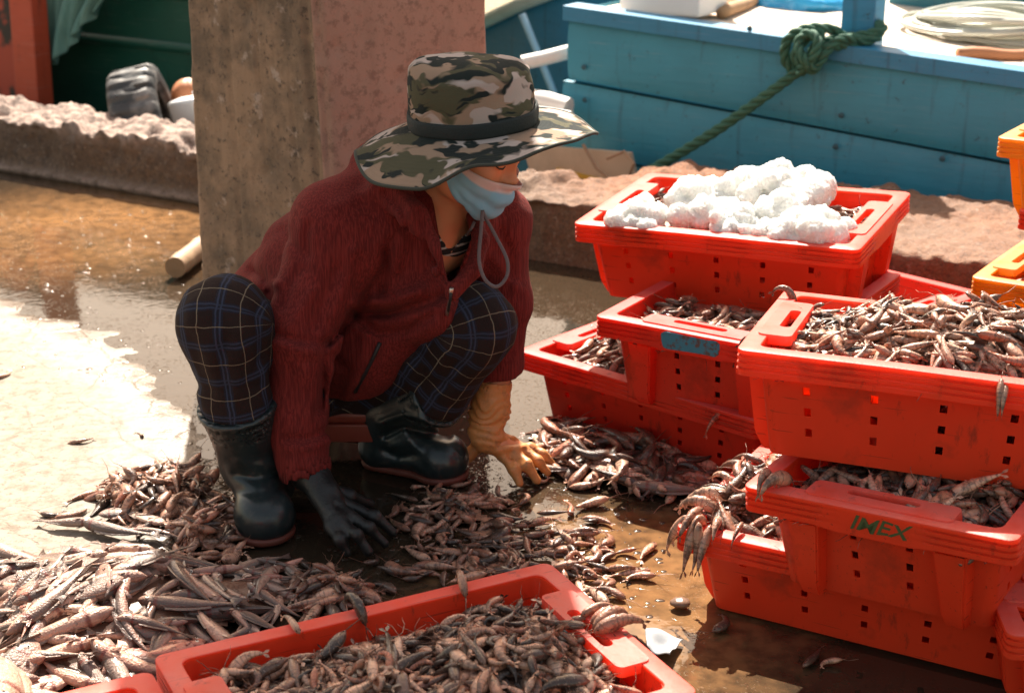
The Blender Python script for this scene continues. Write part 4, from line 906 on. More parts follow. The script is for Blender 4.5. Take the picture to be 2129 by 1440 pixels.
# ------------------------------------------------------------------ trousers with plaid
g = NG('dark_plaid_cloth'); uv = g.n('UVMap').outputs[0]; sx = g.n('SeparateXYZ', Vector=uv); 
def lines(co, per, specs):
    fr = g.n('Math', {'operation': 'FRACT'}, _0=g.math('DIVIDE', co, per)).outputs[0]; out = []
    for c0, w_ in specs: out.append(g.math('LESS_THAN', g.math('ABSOLUTE', g.math('SUBTRACT', fr, c0)), w_/per/2))
    r_ = out[0]
    for q in out[1:]: r_ = g.math('MAXIMUM', r_, q)
    return r_
wob = g.math('MULTIPLY', g.math('SUBTRACT', g.noise(g.pos(), 22, 3), .5), .010)
ux_, uy_ = g.math('ADD', sx.outputs[0], wob), g.math('ADD', sx.outputs[1], wob); PER = .0785
blue = g.math('MAXIMUM', lines(ux_, PER, [(.19, .0032), (.29, .0032)]), g.math('MULTIPLY', lines(uy_, PER, [(.19, .0032), (.29, .0032)]), .8)); pale = g.math('MAXIMUM', lines(ux_, PER, [(.74, .0018)]), lines(uy_, PER, [(.74, .0018)]))
band = g.math('MAXIMUM', lines(ux_, PER, [(.24, .018)]), lines(uy_, PER, [(.24, .018)]))
n = g.noise(g.pos(), 30, 4); c = g.mix(n, (.013, .007, .007), (.024, .013, .012)); c = g.mix(g.math('MULTIPLY', band, .6), c, (.012, .016, .030)); c = g.mix(g.math('MULTIPLY', blue, .75), c, (.036, .045, .080)); c = g.mix(g.math('MULTIPLY', pale, .8), c, (.20, .16, .115))
M_plaid = g.end(g.bsdf(Base_Color=c, Roughness=.92, Specular_IOR_Level=.2, Normal=g.bump(g.math('ADD', g.noise(g.pos(), 400, 2), g.noise(g.pos(), 30, 3)), .4, .003)).outputs[0])
tl = [([(935, 660), (960, 720), (940, 760)], .006, 10), ([(900, 690), (930, 740), (905, 780)], -.005, 10), ([(860, 720), (890, 760), (870, 800)], .006, 9), ([(995, 700), (975, 745), (930, 790)], .006, 10), ([(1020, 740), (985, 780), (960, 800)], -.005, 10),
      ([(470, 700), (460, 760), (478, 820)], .006, 9), ([(500, 690), (500, 760), (490, 820)], -.004, 11), ([(400, 700), (420, 770), (440, 820)], .005, 10), ([(400, 800), (460, 812), (540, 800)], .005, 8), ([(530, 640), (545, 700), (535, 760)], .006, 9), ([(880, 790), (920, 800), (970, 795)], .006, 8)]
legR = [(hipR, knR, .112, .088), (knR, btR, .088, .068), (btR, at(498, 880, 2.61), .060, .045)]
legL = [(hipL, knL, .112, .088), (knL, btL, .086, .062), (btL, at(870, 845, 2.84), .052, .045)]
def f_tr(P):
    d = smin(union(P, legR, .03), union(P, legL, .03), .03); d = smin(d, d_cap(P, hipR, hipL, .125, .125), .05); d = smin(d, d_cap(P, pel, T1, .13, .13), .04)
    return d+folds(P, tl, 3.3)+vnoise(P, 20)*.004+vnoise(P+7, 42)*.0018
pts = [hipR, knR, btR, hipL, knL, btL, pel]; lo, hi = bounds(pts, .15); lo[2] = .04
V, F = surf_net(f_tr, lo, hi, .0065); V = relax(V, F, 1); me = np_mesh('trousers', V, F, [M_plaid])
def leg_uv(V, A, B, C, rk):
    d1 = unit(B-A); d2 = unit(C-B); m = unit(np.cross(d1, d2)); L1 = np.linalg.norm(B-A); bend = math.acos(np.clip(d1@d2, -1, 1))
    o1 = -np.cross(m, d1); o2 = -np.cross(m, d2); pB = V-B; s1 = (V-A)@d1; s2 = pB@d2
    t1 = np.clip(s1, 0, L1); q1 = V-A-t1[:, None]*d1; t2 = np.clip(s2, 0, np.linalg.norm(C-B)); q2 = pB-t2[:, None]*d2; e1 = np.linalg.norm(q1, axis=1); e2 = np.linalg.norm(q2, axis=1)
    wedge = (s1 >= L1) & (s2 <= 0); ph = np.arctan2(pB@d1, pB@o1); first = e1 <= e2
    v = np.where(wedge, L1+rk*np.clip(ph, 0, bend), np.where(first, s1, L1+rk*bend+s2))
    rad = np.where(wedge[:, None], pB-(pB@m)[:, None]*m, np.where(first[:, None], (q1@o1)[:, None]*o1, (q2@o2)[:, None]*o2)); side = np.where(wedge, np.linalg.norm(rad, axis=1), np.where(first, q1@o1, q2@o2))
    ang = np.arctan2(np.where(wedge, pB@m, np.where(first, q1@m, q2@m)), side)
    return ang, v, np.minimum(e1, e2)
aR, vR, eR_ = leg_uv(V, hipR, knR, anR, .088); aL, vL, eL_ = leg_uv(V, hipL, knL, anL, .088)
useR = eR_ < eL_; ang = np.where(useR, aR, aL); vv = np.where(useR, vR, vL+.03)
la = ang[F]; la = np.where((la.max(1)-la.min(1) > math.pi)[:, None] & (la < 0), la+2*math.pi, la)
uvl = me.uv_layers.new(name='UVMap'); UVA = np.stack([la*.0875, vv[F]], -1).reshape(-1, 2).astype(np.float32)
if len(uvl.data) == len(UVA): uvl.data.foreach_set('uv', UVA.ravel())
obj_of('trousers', me, person)

# ------------------------------------------------------------------ rubber boots
g = NG('dark_rubber'); p = g.pos(); n = g.noise(p, 7, 5, .6); n2 = g.noise(p, 55, 4, .7)
zz_ = g.n('SeparateXYZ', Vector=p).outputs[2]
c = g.mix(n, (.008, .013, .014), (.020, .030, .032)); c = g.mix(g.ramp(n2, [(.56, 0.0), (.72, .45)]), c, (.075, .065, .055))
M_boot = g.end(g.bsdf(Base_Color=c, Roughness=g.math('ADD', .20, g.math('MULTIPLY', n, .22)), Normal=g.bump(g.math('ADD', n2, n), .12, .003)).outputs[0])
M_sole = simple('brown_sole', (.13, .032, .020), .6, .3, 20)
def boot(toe, heel, an, bt, lines_, rt):
    dirv = unit(toe-heel); sidev = np.cross(dirv, (0, 0, 1)); ball = toe-dirv*.062; 
    up = np.array((0, 0, 1.0))
    def f(P):
        pr = [(bt, an+up*.02, rt, .053), (an+up*.02, heel+dirv*.045+up*.052, .053, .050), (heel+dirv*.05+up*.045, ball+up*.045, .045, .042), (an+up*.0, ball+up*.05, .050, .040), (ball+sidev*.016+up*.044, ball-sidev*.014+up*.044, .043, .043), (ball+up*.044, toe-dirv*.045+up*.042, .044, .040)]
        d = union(P, pr, .028)+folds(P, lines_)+vnoise(P, 16)*.0022
        ax = unit(bt-an); s_ = (P-bt.astype(np.float32))@ax.astype(np.float32)
        d = np.maximum(d, s_); d = d-.0035*np.exp(-((s_+.010)/.007)**2)
        hol = np.maximum(d+.006, -(s_+.06)); d = np.maximum(d, -hol)
        return np.maximum(d, .012-P[..., 2])
    lo, hi = bounds([toe, heel, an, bt, toe+up*.09], .085); lo[2] = .004
    o = sdf_obj('boot', f, lo, hi, .0046, M_boot, person, 2)
    def fs(P):
        d = union(P, [(heel+dirv*.04+up*.02, ball+up*.02, .043, .047), (ball+sidev*.014+up*.02, ball-sidev*.012+up*.02, .048, .048), (ball+up*.02, toe-dirv*.044+up*.02, .047, .042)], .02)
        return np.maximum(np.maximum(d, P[..., 2]-.018), .001-P[..., 2])
    lo2, hi2 = bounds([toe, heel], .06); lo2[2] = -.004; hi2[2] = .03
    sdf_obj('sole', fs, lo2, hi2, .0045, M_sole, o, 1); return o
hR = toeR+np.array((-.02, .255, 0)); hLh = gz(758, 962, 0); 
boot(np.array((*toeR[:2], 0.)), np.array((*hR[:2], 0.)), np.array((anR[0], anR[1], .112)), btR, [([(490, 985), (530, 995), (570, 985)], .006, 8), ([(495, 960), (530, 968), (575, 962)], -.005, 9), ([(500, 1020), (540, 1028), (580, 1015)], .004, 9)], .080)
dL = unit(toeL-hLh)
boot(np.array((*toeL[:2], 0.)), np.array((*hLh[:2], 0.)), np.array((hLh[0]+dL[0]*.060, hLh[1]+dL[1]*.06, .118)), btL, [([(790, 880), (840, 862), (900, 880)], -.008, 8), ([(800, 905), (840, 885), (880, 900), (930, 905)], .012, 8), ([(815, 930), (850, 915), (868, 935)], -.007, 9), ([(800, 935), (830, 950), (860, 945)], .008, 8)], .071)
# ------------------------------------------------------------------ gloves
def glove_mat(name, a, b, dirt):
    g = NG(name); p = g.pos(); n = g.noise(p, 14, 5, .6); c = g.mix(n, a, b); c = g.mix(g.ramp(g.noise(p, 45, 5, .7), [(.52, 0.0), (.70, .7)]), c, dirt)
    return g.end(g.bsdf(Base_Color=c, Roughness=.5, Normal=g.bump(g.math('ADD', g.noise(p, 160, 3), g.noise(p, 40, 3)), .35, .003)).outputs[0])
M_glo = glove_mat('orange_rubber', (.46, .17, .05), (.58, .25, .085), (.20, .10, .05)); M_glb = glove_mat('black_rubber', (.006, .006, .006), (.012, .012, .012), (.03, .026, .022))
def f_gl(P):
    cuffp = [(at(1026, 792, 2.845), at(1018, 850, 2.84), .042, .039), (at(1018, 850, 2.84), HL['w'], .039, .034)]
    d = smin(union(P, cuffp, .02), union(P, hand_prims(HL, .0108, .031), .011), .02)
    ax = unit(HL['w']-cuffp[0][0]); s_ = (P-cuffp[0][0].astype(np.float32))@ax.astype(np.float32)
    wr = np.exp(-((s_-.085)/.055)**2); d = d+wr*(.0026*np.sin(s_*300+9*vnoise(P, 22))+.0065*vnoise(P, 34))+vnoise(P, 55)*.0012
    d = d+folds(P, [([(1040, 925), (1065, 920), (1092, 918)], .006, 6), ([(1035, 938), (1062, 930), (1090, 926)], -.004, 6), ([(1058, 948), (1064, 965)], .004, 5), ([(1080, 945), (1086, 958)], .004, 5)])
    hol = np.maximum(d+.004, s_-.02); return np.maximum(np.maximum(d, -hol), -s_-.004)
pts = [at(1026, 792, 2.845), HL['w']]+[q for t in HL['f'] for q in t]+list(HL['t']); lo, hi = bounds(pts, .06); lo[2] = .001
o = sdf_obj('glove', f_gl, lo, hi, .0034, M_glo, person, 1); tag(o, 'baggy orange rubber glove with spread fingers on the floor')
def f_gb(P):
    d = union(P, hand_prims(HR, .0112, .033), .011); d = smin(d, d_cap(P, at(640, 978, 2.615), HR['w'], .036, .034), .02)
    return d+vnoise(P, 40)*.002+folds(P, [([(700, 1050), (720, 1060)], .004, 6)])
pts = [HR['w'], at(640, 975, 2.615)]+[q for t in HR['f'] for q in t]+list(HR['t']); lo, hi = bounds(pts, .06); lo[2] = .001
o = sdf_obj('glove', f_gb, lo, hi, .0036, M_glb, person, 1); tag(o, 'black rubber glove reaching into the shrimp on the floor')
# ------------------------------------------------------------------ face mask, eyes, hair
def f_head(P): return union(P, head, .02)
def shoot(o, d, off):
    o = np.asarray(o, float); d = unit(d); t = .02
    for _ in range(60):
        q = o+d*t; e = float(f_head(q[None].astype(np.float32))[0])-off
        if abs(e) < 2e-4: break
        t -= e*.7 if e > 0 else e*.7
    return o+d*t
mo = hl(.018, 0, -.055)
def mask_pt(u, v):
    a = (u*2-1); A = a*R(98); et = R(11)+R(20)*abs(a)**1.6; eb = -R(64)*(1-abs(a)**2.2)-R(5); e = et*(1-v)+eb*v
    d = hf*math.cos(e)*math.cos(A)+hr*math.cos(e)*math.sin(A)+hu*math.sin(e)
    pl = .0017*math.cos(v*math.pi*7)*(1-abs(a)**3)+.0006*math.sin(a*23+v*9); bulge = .009*math.sin(math.pi*v)*(1-a*a)
    return shoot(mo, d, .005+pl+bulge)
mb = MB(); mb.grid(mask_pt, 44, 26)
g = NG('surgical_mask'); uvn = g.attr('band').outputs['Fac']; p = g.pos(); n = g.noise(p, 300, 2); c = g.mix(g.ramp(uvn, [(.15, 0.0), (.19, 1.0)]), (.78, .68, .70), (.30, .60, .80))
ms = g.bsdf(Base_Color=c, Roughness=.9, Normal=g.bump(n, .2, .001)); mt = g.n('BsdfTranslucent', Color=c); mx = g.n('MixShader', Fac=.3); g.t.links.new(ms.outputs[0], mx.inputs[1]); g.t.links.new(mt.outputs[0], mx.inputs[2]); M_mask = g.end(mx.outputs[0])
o = mb.build('face_mask', M_mask, person); attr(o.data, 'band', [j/26 for j in range(27) for i in range(45)])
sm = o.modifiers.new('thick', 'SOLIDIFY'); sm.thickness = .0016; sm.offset = 1
M_loop = simple('white_elastic', (.75, .72, .70), .7, .05); mask_o = o
for sgn, u in ((1, 1.0), (-1, 0.0)):
    a = mask_pt(u, .02); b = mask_pt(u, .95); mid_ = hl(-.032, sgn*.083, .006); top_ = hl(-.012, sgn*.084, .022); low_ = hl(-.030, sgn*.080, -.028)
    mb = MB(); mb.tube(catmull([a, top_, mid_, low_, b], 24), .0016, 6); mb.build('ear_loop', M_loop, o)
M_hair = simple('black_hair', (.012, .009, .008), .5, .3, 40, .5, 200)
def f_hair(P):
    d = d_ell(P, hl(-.016, 0, .030), hax, (.104, .083, .097)); d = np.maximum(d, ((P-HC.astype(np.float32))@hf.astype(np.float32))-.055+((P-HC.astype(np.float32))@hu.astype(np.float32))*-.55)
    return np.maximum(d, -((P-HC.astype(np.float32))@hu.astype(np.float32))-.035)+vnoise(P, 60)*.002
lo, hi = bounds([hl(.1, 0, .13), hl(-.13, 0, -.1), hl(0, .1, 0), hl(0, -.1, 0)], .04); sdf_obj('hair', f_hair, lo, hi, .006, M_hair, person)
M_brow = simple('eyebrow_hair', (.02, .012, .010), .7, .2)
for sg in (1, -1):
    mb = MB(); mb.tube([shoot(HC, hf*.9+hr*sg*a+hu*b, .001) for a, b in ((.13, .22), (.28, .27), (.42, .25), (.55, .17))], [.0022, .0032, .003, .0012], 6); mb.build('eyebrow', M_brow, person)
    mb = MB(); mb.tube([shoot(hl(.02, 0, 0), hf*.9+hr*sg*a+hu*b, .0005) for a, b in ((.28, -.06), (.42, -.085), (.56, -.08), (.70, -.03))], [.0009, .0017, .0017, .0009], 6); mb.build('eyelashes', M_brow, person)
# ------------------------------------------------------------------ camouflage sun hat
g = NG('camouflage_cotton'); p = g.pos(); pw = g.mix(.06, p, g.n('TexNoise', Vector=p, Scale=16.0, Detail=2.0).outputs[1])
def blot(sc, st, th, seed, rot): return g.ramp(g.noise(g.mapv(pw, st, rot, (seed, seed*1.7, -seed)), sc, 2.2, .55, .35), [(th-.008, 0.0), (th+.022, 1.0)])
c = g.mix(blot(11, (.55, .8, 1.9), .48, 3.1, (0, R(24), 0)), (.012, .018, .017), (.070, .066, .040))
c = g.mix(blot(11.5, (.55, .8, 2.0), .515, 9.7, (0, R(22), 0)), c, (.26, .18, .13)); c = g.mix(blot(12, (.6, .8, 2.1), .55, 23.3, (0, R(26), 0)), c, (.37, .31, .285)); c = g.mix(blot(14, (.6, .8, 2.3), .56, 41.9, (0, R(20), 0)), c, (.014, .019, .019))
ring = g.n('Attribute', {'attribute_name': 'ring'}).outputs['Fac']; st_ = g.n('Math', {'operation': 'SINE'}, _0=g.math('MULTIPLY', ring, 2*math.pi*14)).outputs[0]
nb = g.noise(p, 500, 2); hb_ = g.math('ADD', g.math('MULTIPLY', g.ramp(st_, [(.0, 0.0), (.25, 1.0)]), .8), g.math('ADD', g.math('MULTIPLY', nb, .25), g.noise(p, 40, 3)))
M_camo = g.end(g.bsdf(Base_Color=c, Roughness=.92, Specular_IOR_Level=.2, Normal=g.bump(hb_, .55, .003)).outputs[0])
M_band = simple('dark_hat_band', (.010, .016, .017), .85, .3, 30, .3, 200)
hatc = at(984, 258, 2.69); hu2 = unit((-.05, -.06, 1)); hx = unit(np.cross((0, 1, 0), hu2)); hy = np.cross(hu2, hx)
def hpnt(th, r, z): return hatc+hx*(r*math.cos(th))+hy*(r*math.sin(th))+hu2*z
def per(th, tab):
    th = math.degrees(th) % 360; K = [t[0] for t in tab]+[tab[0][0]+360]; Vv = [t[1] for t in tab]+[tab[0][1]]
    for i in range(len(tab)):
        if K[i] <= th <= K[i+1]:
            u = (th-K[i])/(K[i+1]-K[i]); u = u*u*(3-2*u); return Vv[i]*(1-u)+Vv[i+1]*u
    return Vv[0]
droop = [(0, .024), (30, .026), (60, .026), (90, .024), (135, .034), (180, .048), (215, .060), (245, .056), (275, .024), (305, .008), (330, .013)]
brad = [(0, .239), (90, .222), (180, .231), (235, .240), (290, .221), (330, .233)]
def brim(u, v):
    th = u*2*math.pi; r0 = .121; r1 = per(th, brad); r = r0+(r1-r0)*v; dz = -per(th, droop)*(.75*v+.25*v*v)-.004*math.sin(3*th+1)*v-.006*math.sin(5*th+.6)*v*v+.0025*math.sin(9*th+v*3)*v
    return hpnt(th, r, dz)
mb = MB(); mb.grid(brim, 120, 26, 0, True); hat = mb.build('sun_hat', M_camo, person); attr(hat.data, 'ring', [j/26 for j in range(27) for i in range(120)])
sm = hat.modifiers.new('thick', 'SOLIDIFY'); sm.thickness = .004; sm.offset = 0
def edge_(u): return brim(u, 1.0)
mb = MB(); mb.tube([edge_(k/120) for k in range(120)], .0036, 7, 0, True, True); mb.build('brim_binding', simple('brim_binding', (.035, .040, .032), .9), hat)
cp = [(.1215, -.004), (.1222, .012), (.1225, .030), (.121, .052), (.1185, .078), (.1145, .095), (.108, .108), (.099, .117), (.088, .1235), (.070, .1285), (.042, .132), (.002, .133)]
cr_ = catmull(cp, 34)
def crown(u, v):
    th = u*2*math.pi; r, z = cr_[min(33, round(v*33))]
    k = z/.135; q_r = min(1, r/.11); r = r*(1+.02*math.sin(2*th+.8)*k+.012*math.sin(5*th)*k); z = z+(.007*math.sin(th*2+2.2)*k-.012*k*math.cos(th-.3)*k+.004*math.sin(th*4+1)*k)*q_r*q_r
    lump = .0045*vnoise(np.array([[math.cos(th)*.12*1.0, math.sin(th)*.12, z]]), 24)[0]; r += lump
    seam = .0022*math.exp(-((v-.50)/.035)**2); r += seam
    return hpnt(th, r*(1.0), z)-hx*(.004*k)
mb = MB(); mb.grid(crown, 96, 33, 0, True); cw = mb.build('crown', M_camo, hat); attr(cw.data, 'ring', [0.25]*len(cw.data.vertices))
mb = MB()
def bandf(u, v):
    th = u*2*math.pi; z = .002+.030*v+.003*math.sin(th+1); r = .1245+.0022*math.sin(math.pi*v)+.0008*math.sin(th*7); 
    lump = .0045*vnoise(np.array([[math.cos(th)*.12, math.sin(th)*.12, z]]), 24)[0]*.6
    return hpnt(th, r+lump, z)
mb.grid(bandf, 96, 5, 0, True); bnd = mb.build('band', M_band, hat); sm = bnd.modifiers.new('thick', 'SOLIDIFY'); sm.thickness = .003; sm.offset = 0
cl_ = [at(x, y, Y) for x, y, Y in ((1003, 438, 2.63), (1000, 480, 2.61), (996, 540, 2.59), (1008, 580, 2.58), (1032, 596, 2.58), (1053, 575, 2.59), (1054, 540, 2.60), (1030, 490, 2.62), (1008, 450, 2.63), (1003, 438, 2.63))]
mb = MB(); mb.tube(catmull(cl_, 70), .0036, 8); mb.build('chin_cord', M_cord, hat)
# ------------------------------------------------------------------ low stool under her
st0 = gz(440, 972, 0); M_stool = plastic('dull_pink_plastic', (.33, .075, .05), (.4, .1, .06))
stool = empty('low_stool', (-.45, 3.20, 0)); tag(stool, 'low dull red plastic stool almost hidden under the crouching person', 'stool')
mb = MB(); mb.box((0.02, 0.05, .135), (.40, .26, .028), None, 0, .010); mb.build('seat', M_stool, stool)
for sx in (-1, 1):
    for sy in (-1, 1): mb = MB(); mb.box((.02+sx*.165, .05+sy*.10, .062), (.06, .05, .122), None, 0, .008); mb.build('leg', M_stool, stool)
mb = MB(); mb.box((.02, -.075, .10), (.27, .014, .042), None, 0, .004); mb.build('apron', M_stool, stool)
# ------------------------------------------------------------------ the catch: shrimp and fish
def loft(spine, normals, rz, ry, n, mb, side):
    """spine in the xy plane, elliptical rings (ry in plane, rz upwards); records a 0..1 back/belly value per vertex"""
    b = len(mb.V)
    V = []; 
    for i, (c, nn) in enumerate(zip(spine, normals)):
        for j in range(n):
            a = 2*math.pi*(j+.5*(i % 2)*0)/n; V.append(c+nn*(math.cos(a)*ry[i])+np.array((0, 0, 1.0))*(math.sin(a)*rz[i])); side.append(.5+.5*math.cos(a))
    F = [(i*n+j, i*n+(j+1) % n, (i+1)*n+(j+1) % n, (i+1)*n+j) for i in range(len(spine)-1) for j in range(n)]
    F += [tuple(range(n-1, -1, -1)), tuple((len(spine)-1)*n+j for j in range(n))]; mb.add(V, F, 0)
def arc_spine(L, K, curl, prof=None):
    P = [np.zeros(3)]; a = -curl*.5; N = []
    for i in range(K):
        s = i/(K-1); k = (prof(s) if prof else 1.0)
        N.append(np.array((-math.sin(a), math.cos(a), 0)))
        if i < K-1: P.append(P[-1]+np.array((math.cos(a), math.sin(a), 0))*L/(K-1)); a += curl*k/(K-1)
    P = np.array(P); return P-P.mean(0), N
def tri_n(F):
    out = []
    for f in F:
        for i in range(1, len(f)-1): out.append((f[0], f[i], f[i+1]))
    return out
def prawn(L, curl, hi, seed, slim=False):
    rd = random.Random(seed); mb = MB(); side = []
    K = 15 if hi else 9; n = 8 if hi else 6
    P, N = arc_spine(L, K, curl, (lambda s: .25 if s < .35 else 1.35))
    xs = [0, .05, .14, .26, .38, .5, .64, .78, .88, 1.0]; ys = [.12, .42, .80, 1.0, 1.02, .90, .74, .55, .40, .22] if not slim else [.22, .62, .86, 1.0, .98, .88, .70, .48, .30, .20]
    Rm = L*(.120 if not slim else .100)*rd.uniform(.9, 1.15); ry = []; rz = []
    for i in range(K):
        s = i/(K-1); r = np.interp(s, xs, ys)*Rm*(1+(.07*(-1)**i if (hi and .36 < s < .9 and not slim) else 0)); ry.append(r*1.12); rz.append(r*.86)
    loft(P, N, rz, ry, n, mb, side)
    def fin(a, b, c, d): mb.add([a, b, c, d], [(0, 1, 2, 3)], 0); side.extend([.35]*4)
    t = P[-1]; d = unit(P[-1]-P[-2]); nn = N[-1]
    for sg in (-1, 1):
        sp = rd.uniform(.45, .8); e = unit(d+nn*sg*sp); l = L*rd.uniform(.13, .19); up = np.array((0, 0, rd.uniform(-.12, .12)*L*.3))
        w_ = np.cross(e, (0, 0, 1))*l*.24; fin(t-d*L*.02, t+e*l*.6+w_+up, t+e*l+up, t+e*l*.65-w_+up)
    h = P[0]; dh = unit(P[0]-P[1])
    if not slim:
        mb.add([h+N[0]*-.002*0+np.array((0, 0, .0009)), h+np.array((0, 0, -.0009)), h+dh*L*.13-N[0]*L*.035], [(0, 1, 2)], 0); side.extend([.5]*3)
        for k in range(2 if hi else 1):
            a = rd.uniform(-.9, .9); q = [h+dh*.001]; dd_ = unit(dh+N[0]*a+np.array((0, 0, rd.uniform(-.1, .25))))
            for s in range(5 if hi else 3): q.append(q[-1]+dd_*L*(.12 if hi else .18)); dd_ = unit(dd_+N[0]*rd.uniform(-.5, .5)+np.array((0, 0, rd.uniform(-.35, .15))))
            b = len(mb.V); mb.tube(q, [.00075*(1-.6*i/len(q)) for i in range(len(q))], 3); side.extend([.45]*(len(mb.V)-b))
        if hi:
            for k in range(5):
                i = 3+k; q0 = P[i]+N[i]*ry[i]*.8; q1 = q0+N[i]*L*rd.uniform(.05, .08)+unit(P[0]-P[5])*L*rd.uniform(-.05, .05); q2 = q1+N[i]*L*.04-unit(P[0]-P[5])*L*.03
                b = len(mb.V); mb.tube([q0, q1, q2], [.0009, .0007, .0003], 3); side.extend([.4]*(len(mb.V)-b))
    b = len(mb.V)
    for zz in ((-1, 1) if hi else (1,)):
        c = P[1]+np.array((0, 0, rz[1]*.85*zz))-N[1]*ry[1]*.35; e = L*.022
        mb.add([c+np.array(v)*e for v in ((1, 0, 0), (-1, 0, 0), (0, 1, 0), (0, -1, 0), (0, 0, 1), (0, 0, -1))], [(0, 2, 4), (2, 1, 4), (1, 3, 4), (3, 0, 4), (2, 0, 5), (1, 2, 5), (3, 1, 5), (0, 3, 5)], 1)
    side.extend([.5]*(len(mb.V)-b))
    V = np.array([tuple(v) for v in mb.V]); F = []; M = []
    for f, m in zip(mb.F, mb.M):
        for t_ in tri_n([f]): F.append(t_); M.append(m)
    spx = P[::max(1, K//7)]; rr_ = np.array(rz)[::max(1, K//7)]
    along = np.array([int(np.argmin(((P-v)**2).sum(1)))/(K-1) for v in V])
    return dict(V=V, F=np.array(F), M=np.array(M), side=np.array(side), sp=spx, r=rr_, L=L, along=along)
KINDS = {'prawn': [], 'slim': []}
for i, (L, c) in enumerate(((.074, 1.7), (.070, 2.6), (.082, 1.0), (.064, 2.1), (.078, .5), (.062, 3.3), (.070, 1.4))):
    KINDS['prawn'].append((prawn(L, c, True, i), prawn(L, c, False, i)))
for i, (L, c) in enumerate(((.078, .5), (.068, .9), (.086, .25), (.062, 1.3), (.074, -.7))):
    KINDS['slim'].append((prawn(L, c, True, 50+i, True), prawn(L, c, False, 50+i, True)))
def catch_mat(name, stops, mud, rough=.24, amt=.72, th=.48, fishy=False):
    g = NG(name); p = g.pos(); tone = g.attr('tone').outputs['Fac']; side = g.attr('side').outputs['Fac']
    oi = g.n('ObjectInfo').outputs['Random']; al = g.attr('along').outputs['Fac']; tn = g.math('FRACT', g.math('ADD', tone, g.math('MULTIPLY', oi, .40)))
    c = g.ramp(tn, stops); n = g.noise(p, 75, 4, .6); n2 = g.noise(p, 260, 3, .6)
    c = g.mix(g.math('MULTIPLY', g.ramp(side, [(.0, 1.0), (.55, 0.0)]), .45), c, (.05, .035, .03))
    c = g.mix(g.ramp(n, [(th, 0.0), (th+.14, amt)]), c, mud); c = g.mix(g.ramp(n2, [(.55, 0.0), (.75, .4)]), c, (.60, .45, .36))
    if fishy:
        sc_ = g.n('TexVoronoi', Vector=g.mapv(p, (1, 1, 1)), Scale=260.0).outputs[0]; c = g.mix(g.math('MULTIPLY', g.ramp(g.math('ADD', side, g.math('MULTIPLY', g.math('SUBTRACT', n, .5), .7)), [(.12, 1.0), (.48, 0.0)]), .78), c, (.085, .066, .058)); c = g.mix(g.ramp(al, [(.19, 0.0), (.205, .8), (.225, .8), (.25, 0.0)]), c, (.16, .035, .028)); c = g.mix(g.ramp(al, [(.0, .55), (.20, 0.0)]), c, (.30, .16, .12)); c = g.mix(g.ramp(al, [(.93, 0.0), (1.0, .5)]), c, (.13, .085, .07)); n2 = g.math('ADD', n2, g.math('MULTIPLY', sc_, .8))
    else:
        bd = g.n('Math', {'operation': 'SINE'}, _0=g.math('MULTIPLY', al, 62.0)).outputs[0]; c = g.mix(g.math('MULTIPLY', g.math('MULTIPLY', g.ramp(bd, [(.45, 0.0), (.95, 1.0)]), g.ramp(al, [(.3, 0.0), (.4, 1.0)])), .45), c, (.06, .036, .028)); c = g.mix(g.ramp(al, [(.0, .6), (.3, .0)]), c, (.20, .085, .05))
    s = g.bsdf(Base_Color=c, Roughness=g.math('ADD', rough-.06, g.math('MULTIPLY', n, .3)), Coat_Weight=.55, Coat_Roughness=.10, Specular_IOR_Level=.25, Subsurface_Weight=0.0, Normal=g.bump(g.math('ADD', n, g.math('MULTIPLY', n2, .8)), .6, .003))
    return g.end(s.outputs[0])
PST = [(0, (.045, .026, .020)), (.12, (.060, .036, .028)), (.24, (.33, .145, .092)), (.45, (.54, .265, .170)), (.64, (.68, .42, .300)), (.80, (.52, .18, .105)), (.90, (.10, .062, .048)), (1, (.045, .026, .020))]
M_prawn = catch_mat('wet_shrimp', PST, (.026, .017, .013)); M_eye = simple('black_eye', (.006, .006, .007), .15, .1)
M_bed = catch_mat('packed_shrimp', PST, (.04, .028, .024))  # dark bed colour, with the shade in the gaps put into it
INST = []                                  # dict(kind, var, M (4x4), tone, region, order)
def rotm(yaw, pitch, roll):
    return np.array((Matrix.Rotation(yaw, 3, 'Z') @ Matrix.Rotation(-pitch, 3, 'Y') @ Matrix.Rotation(roll, 3, 'X')))
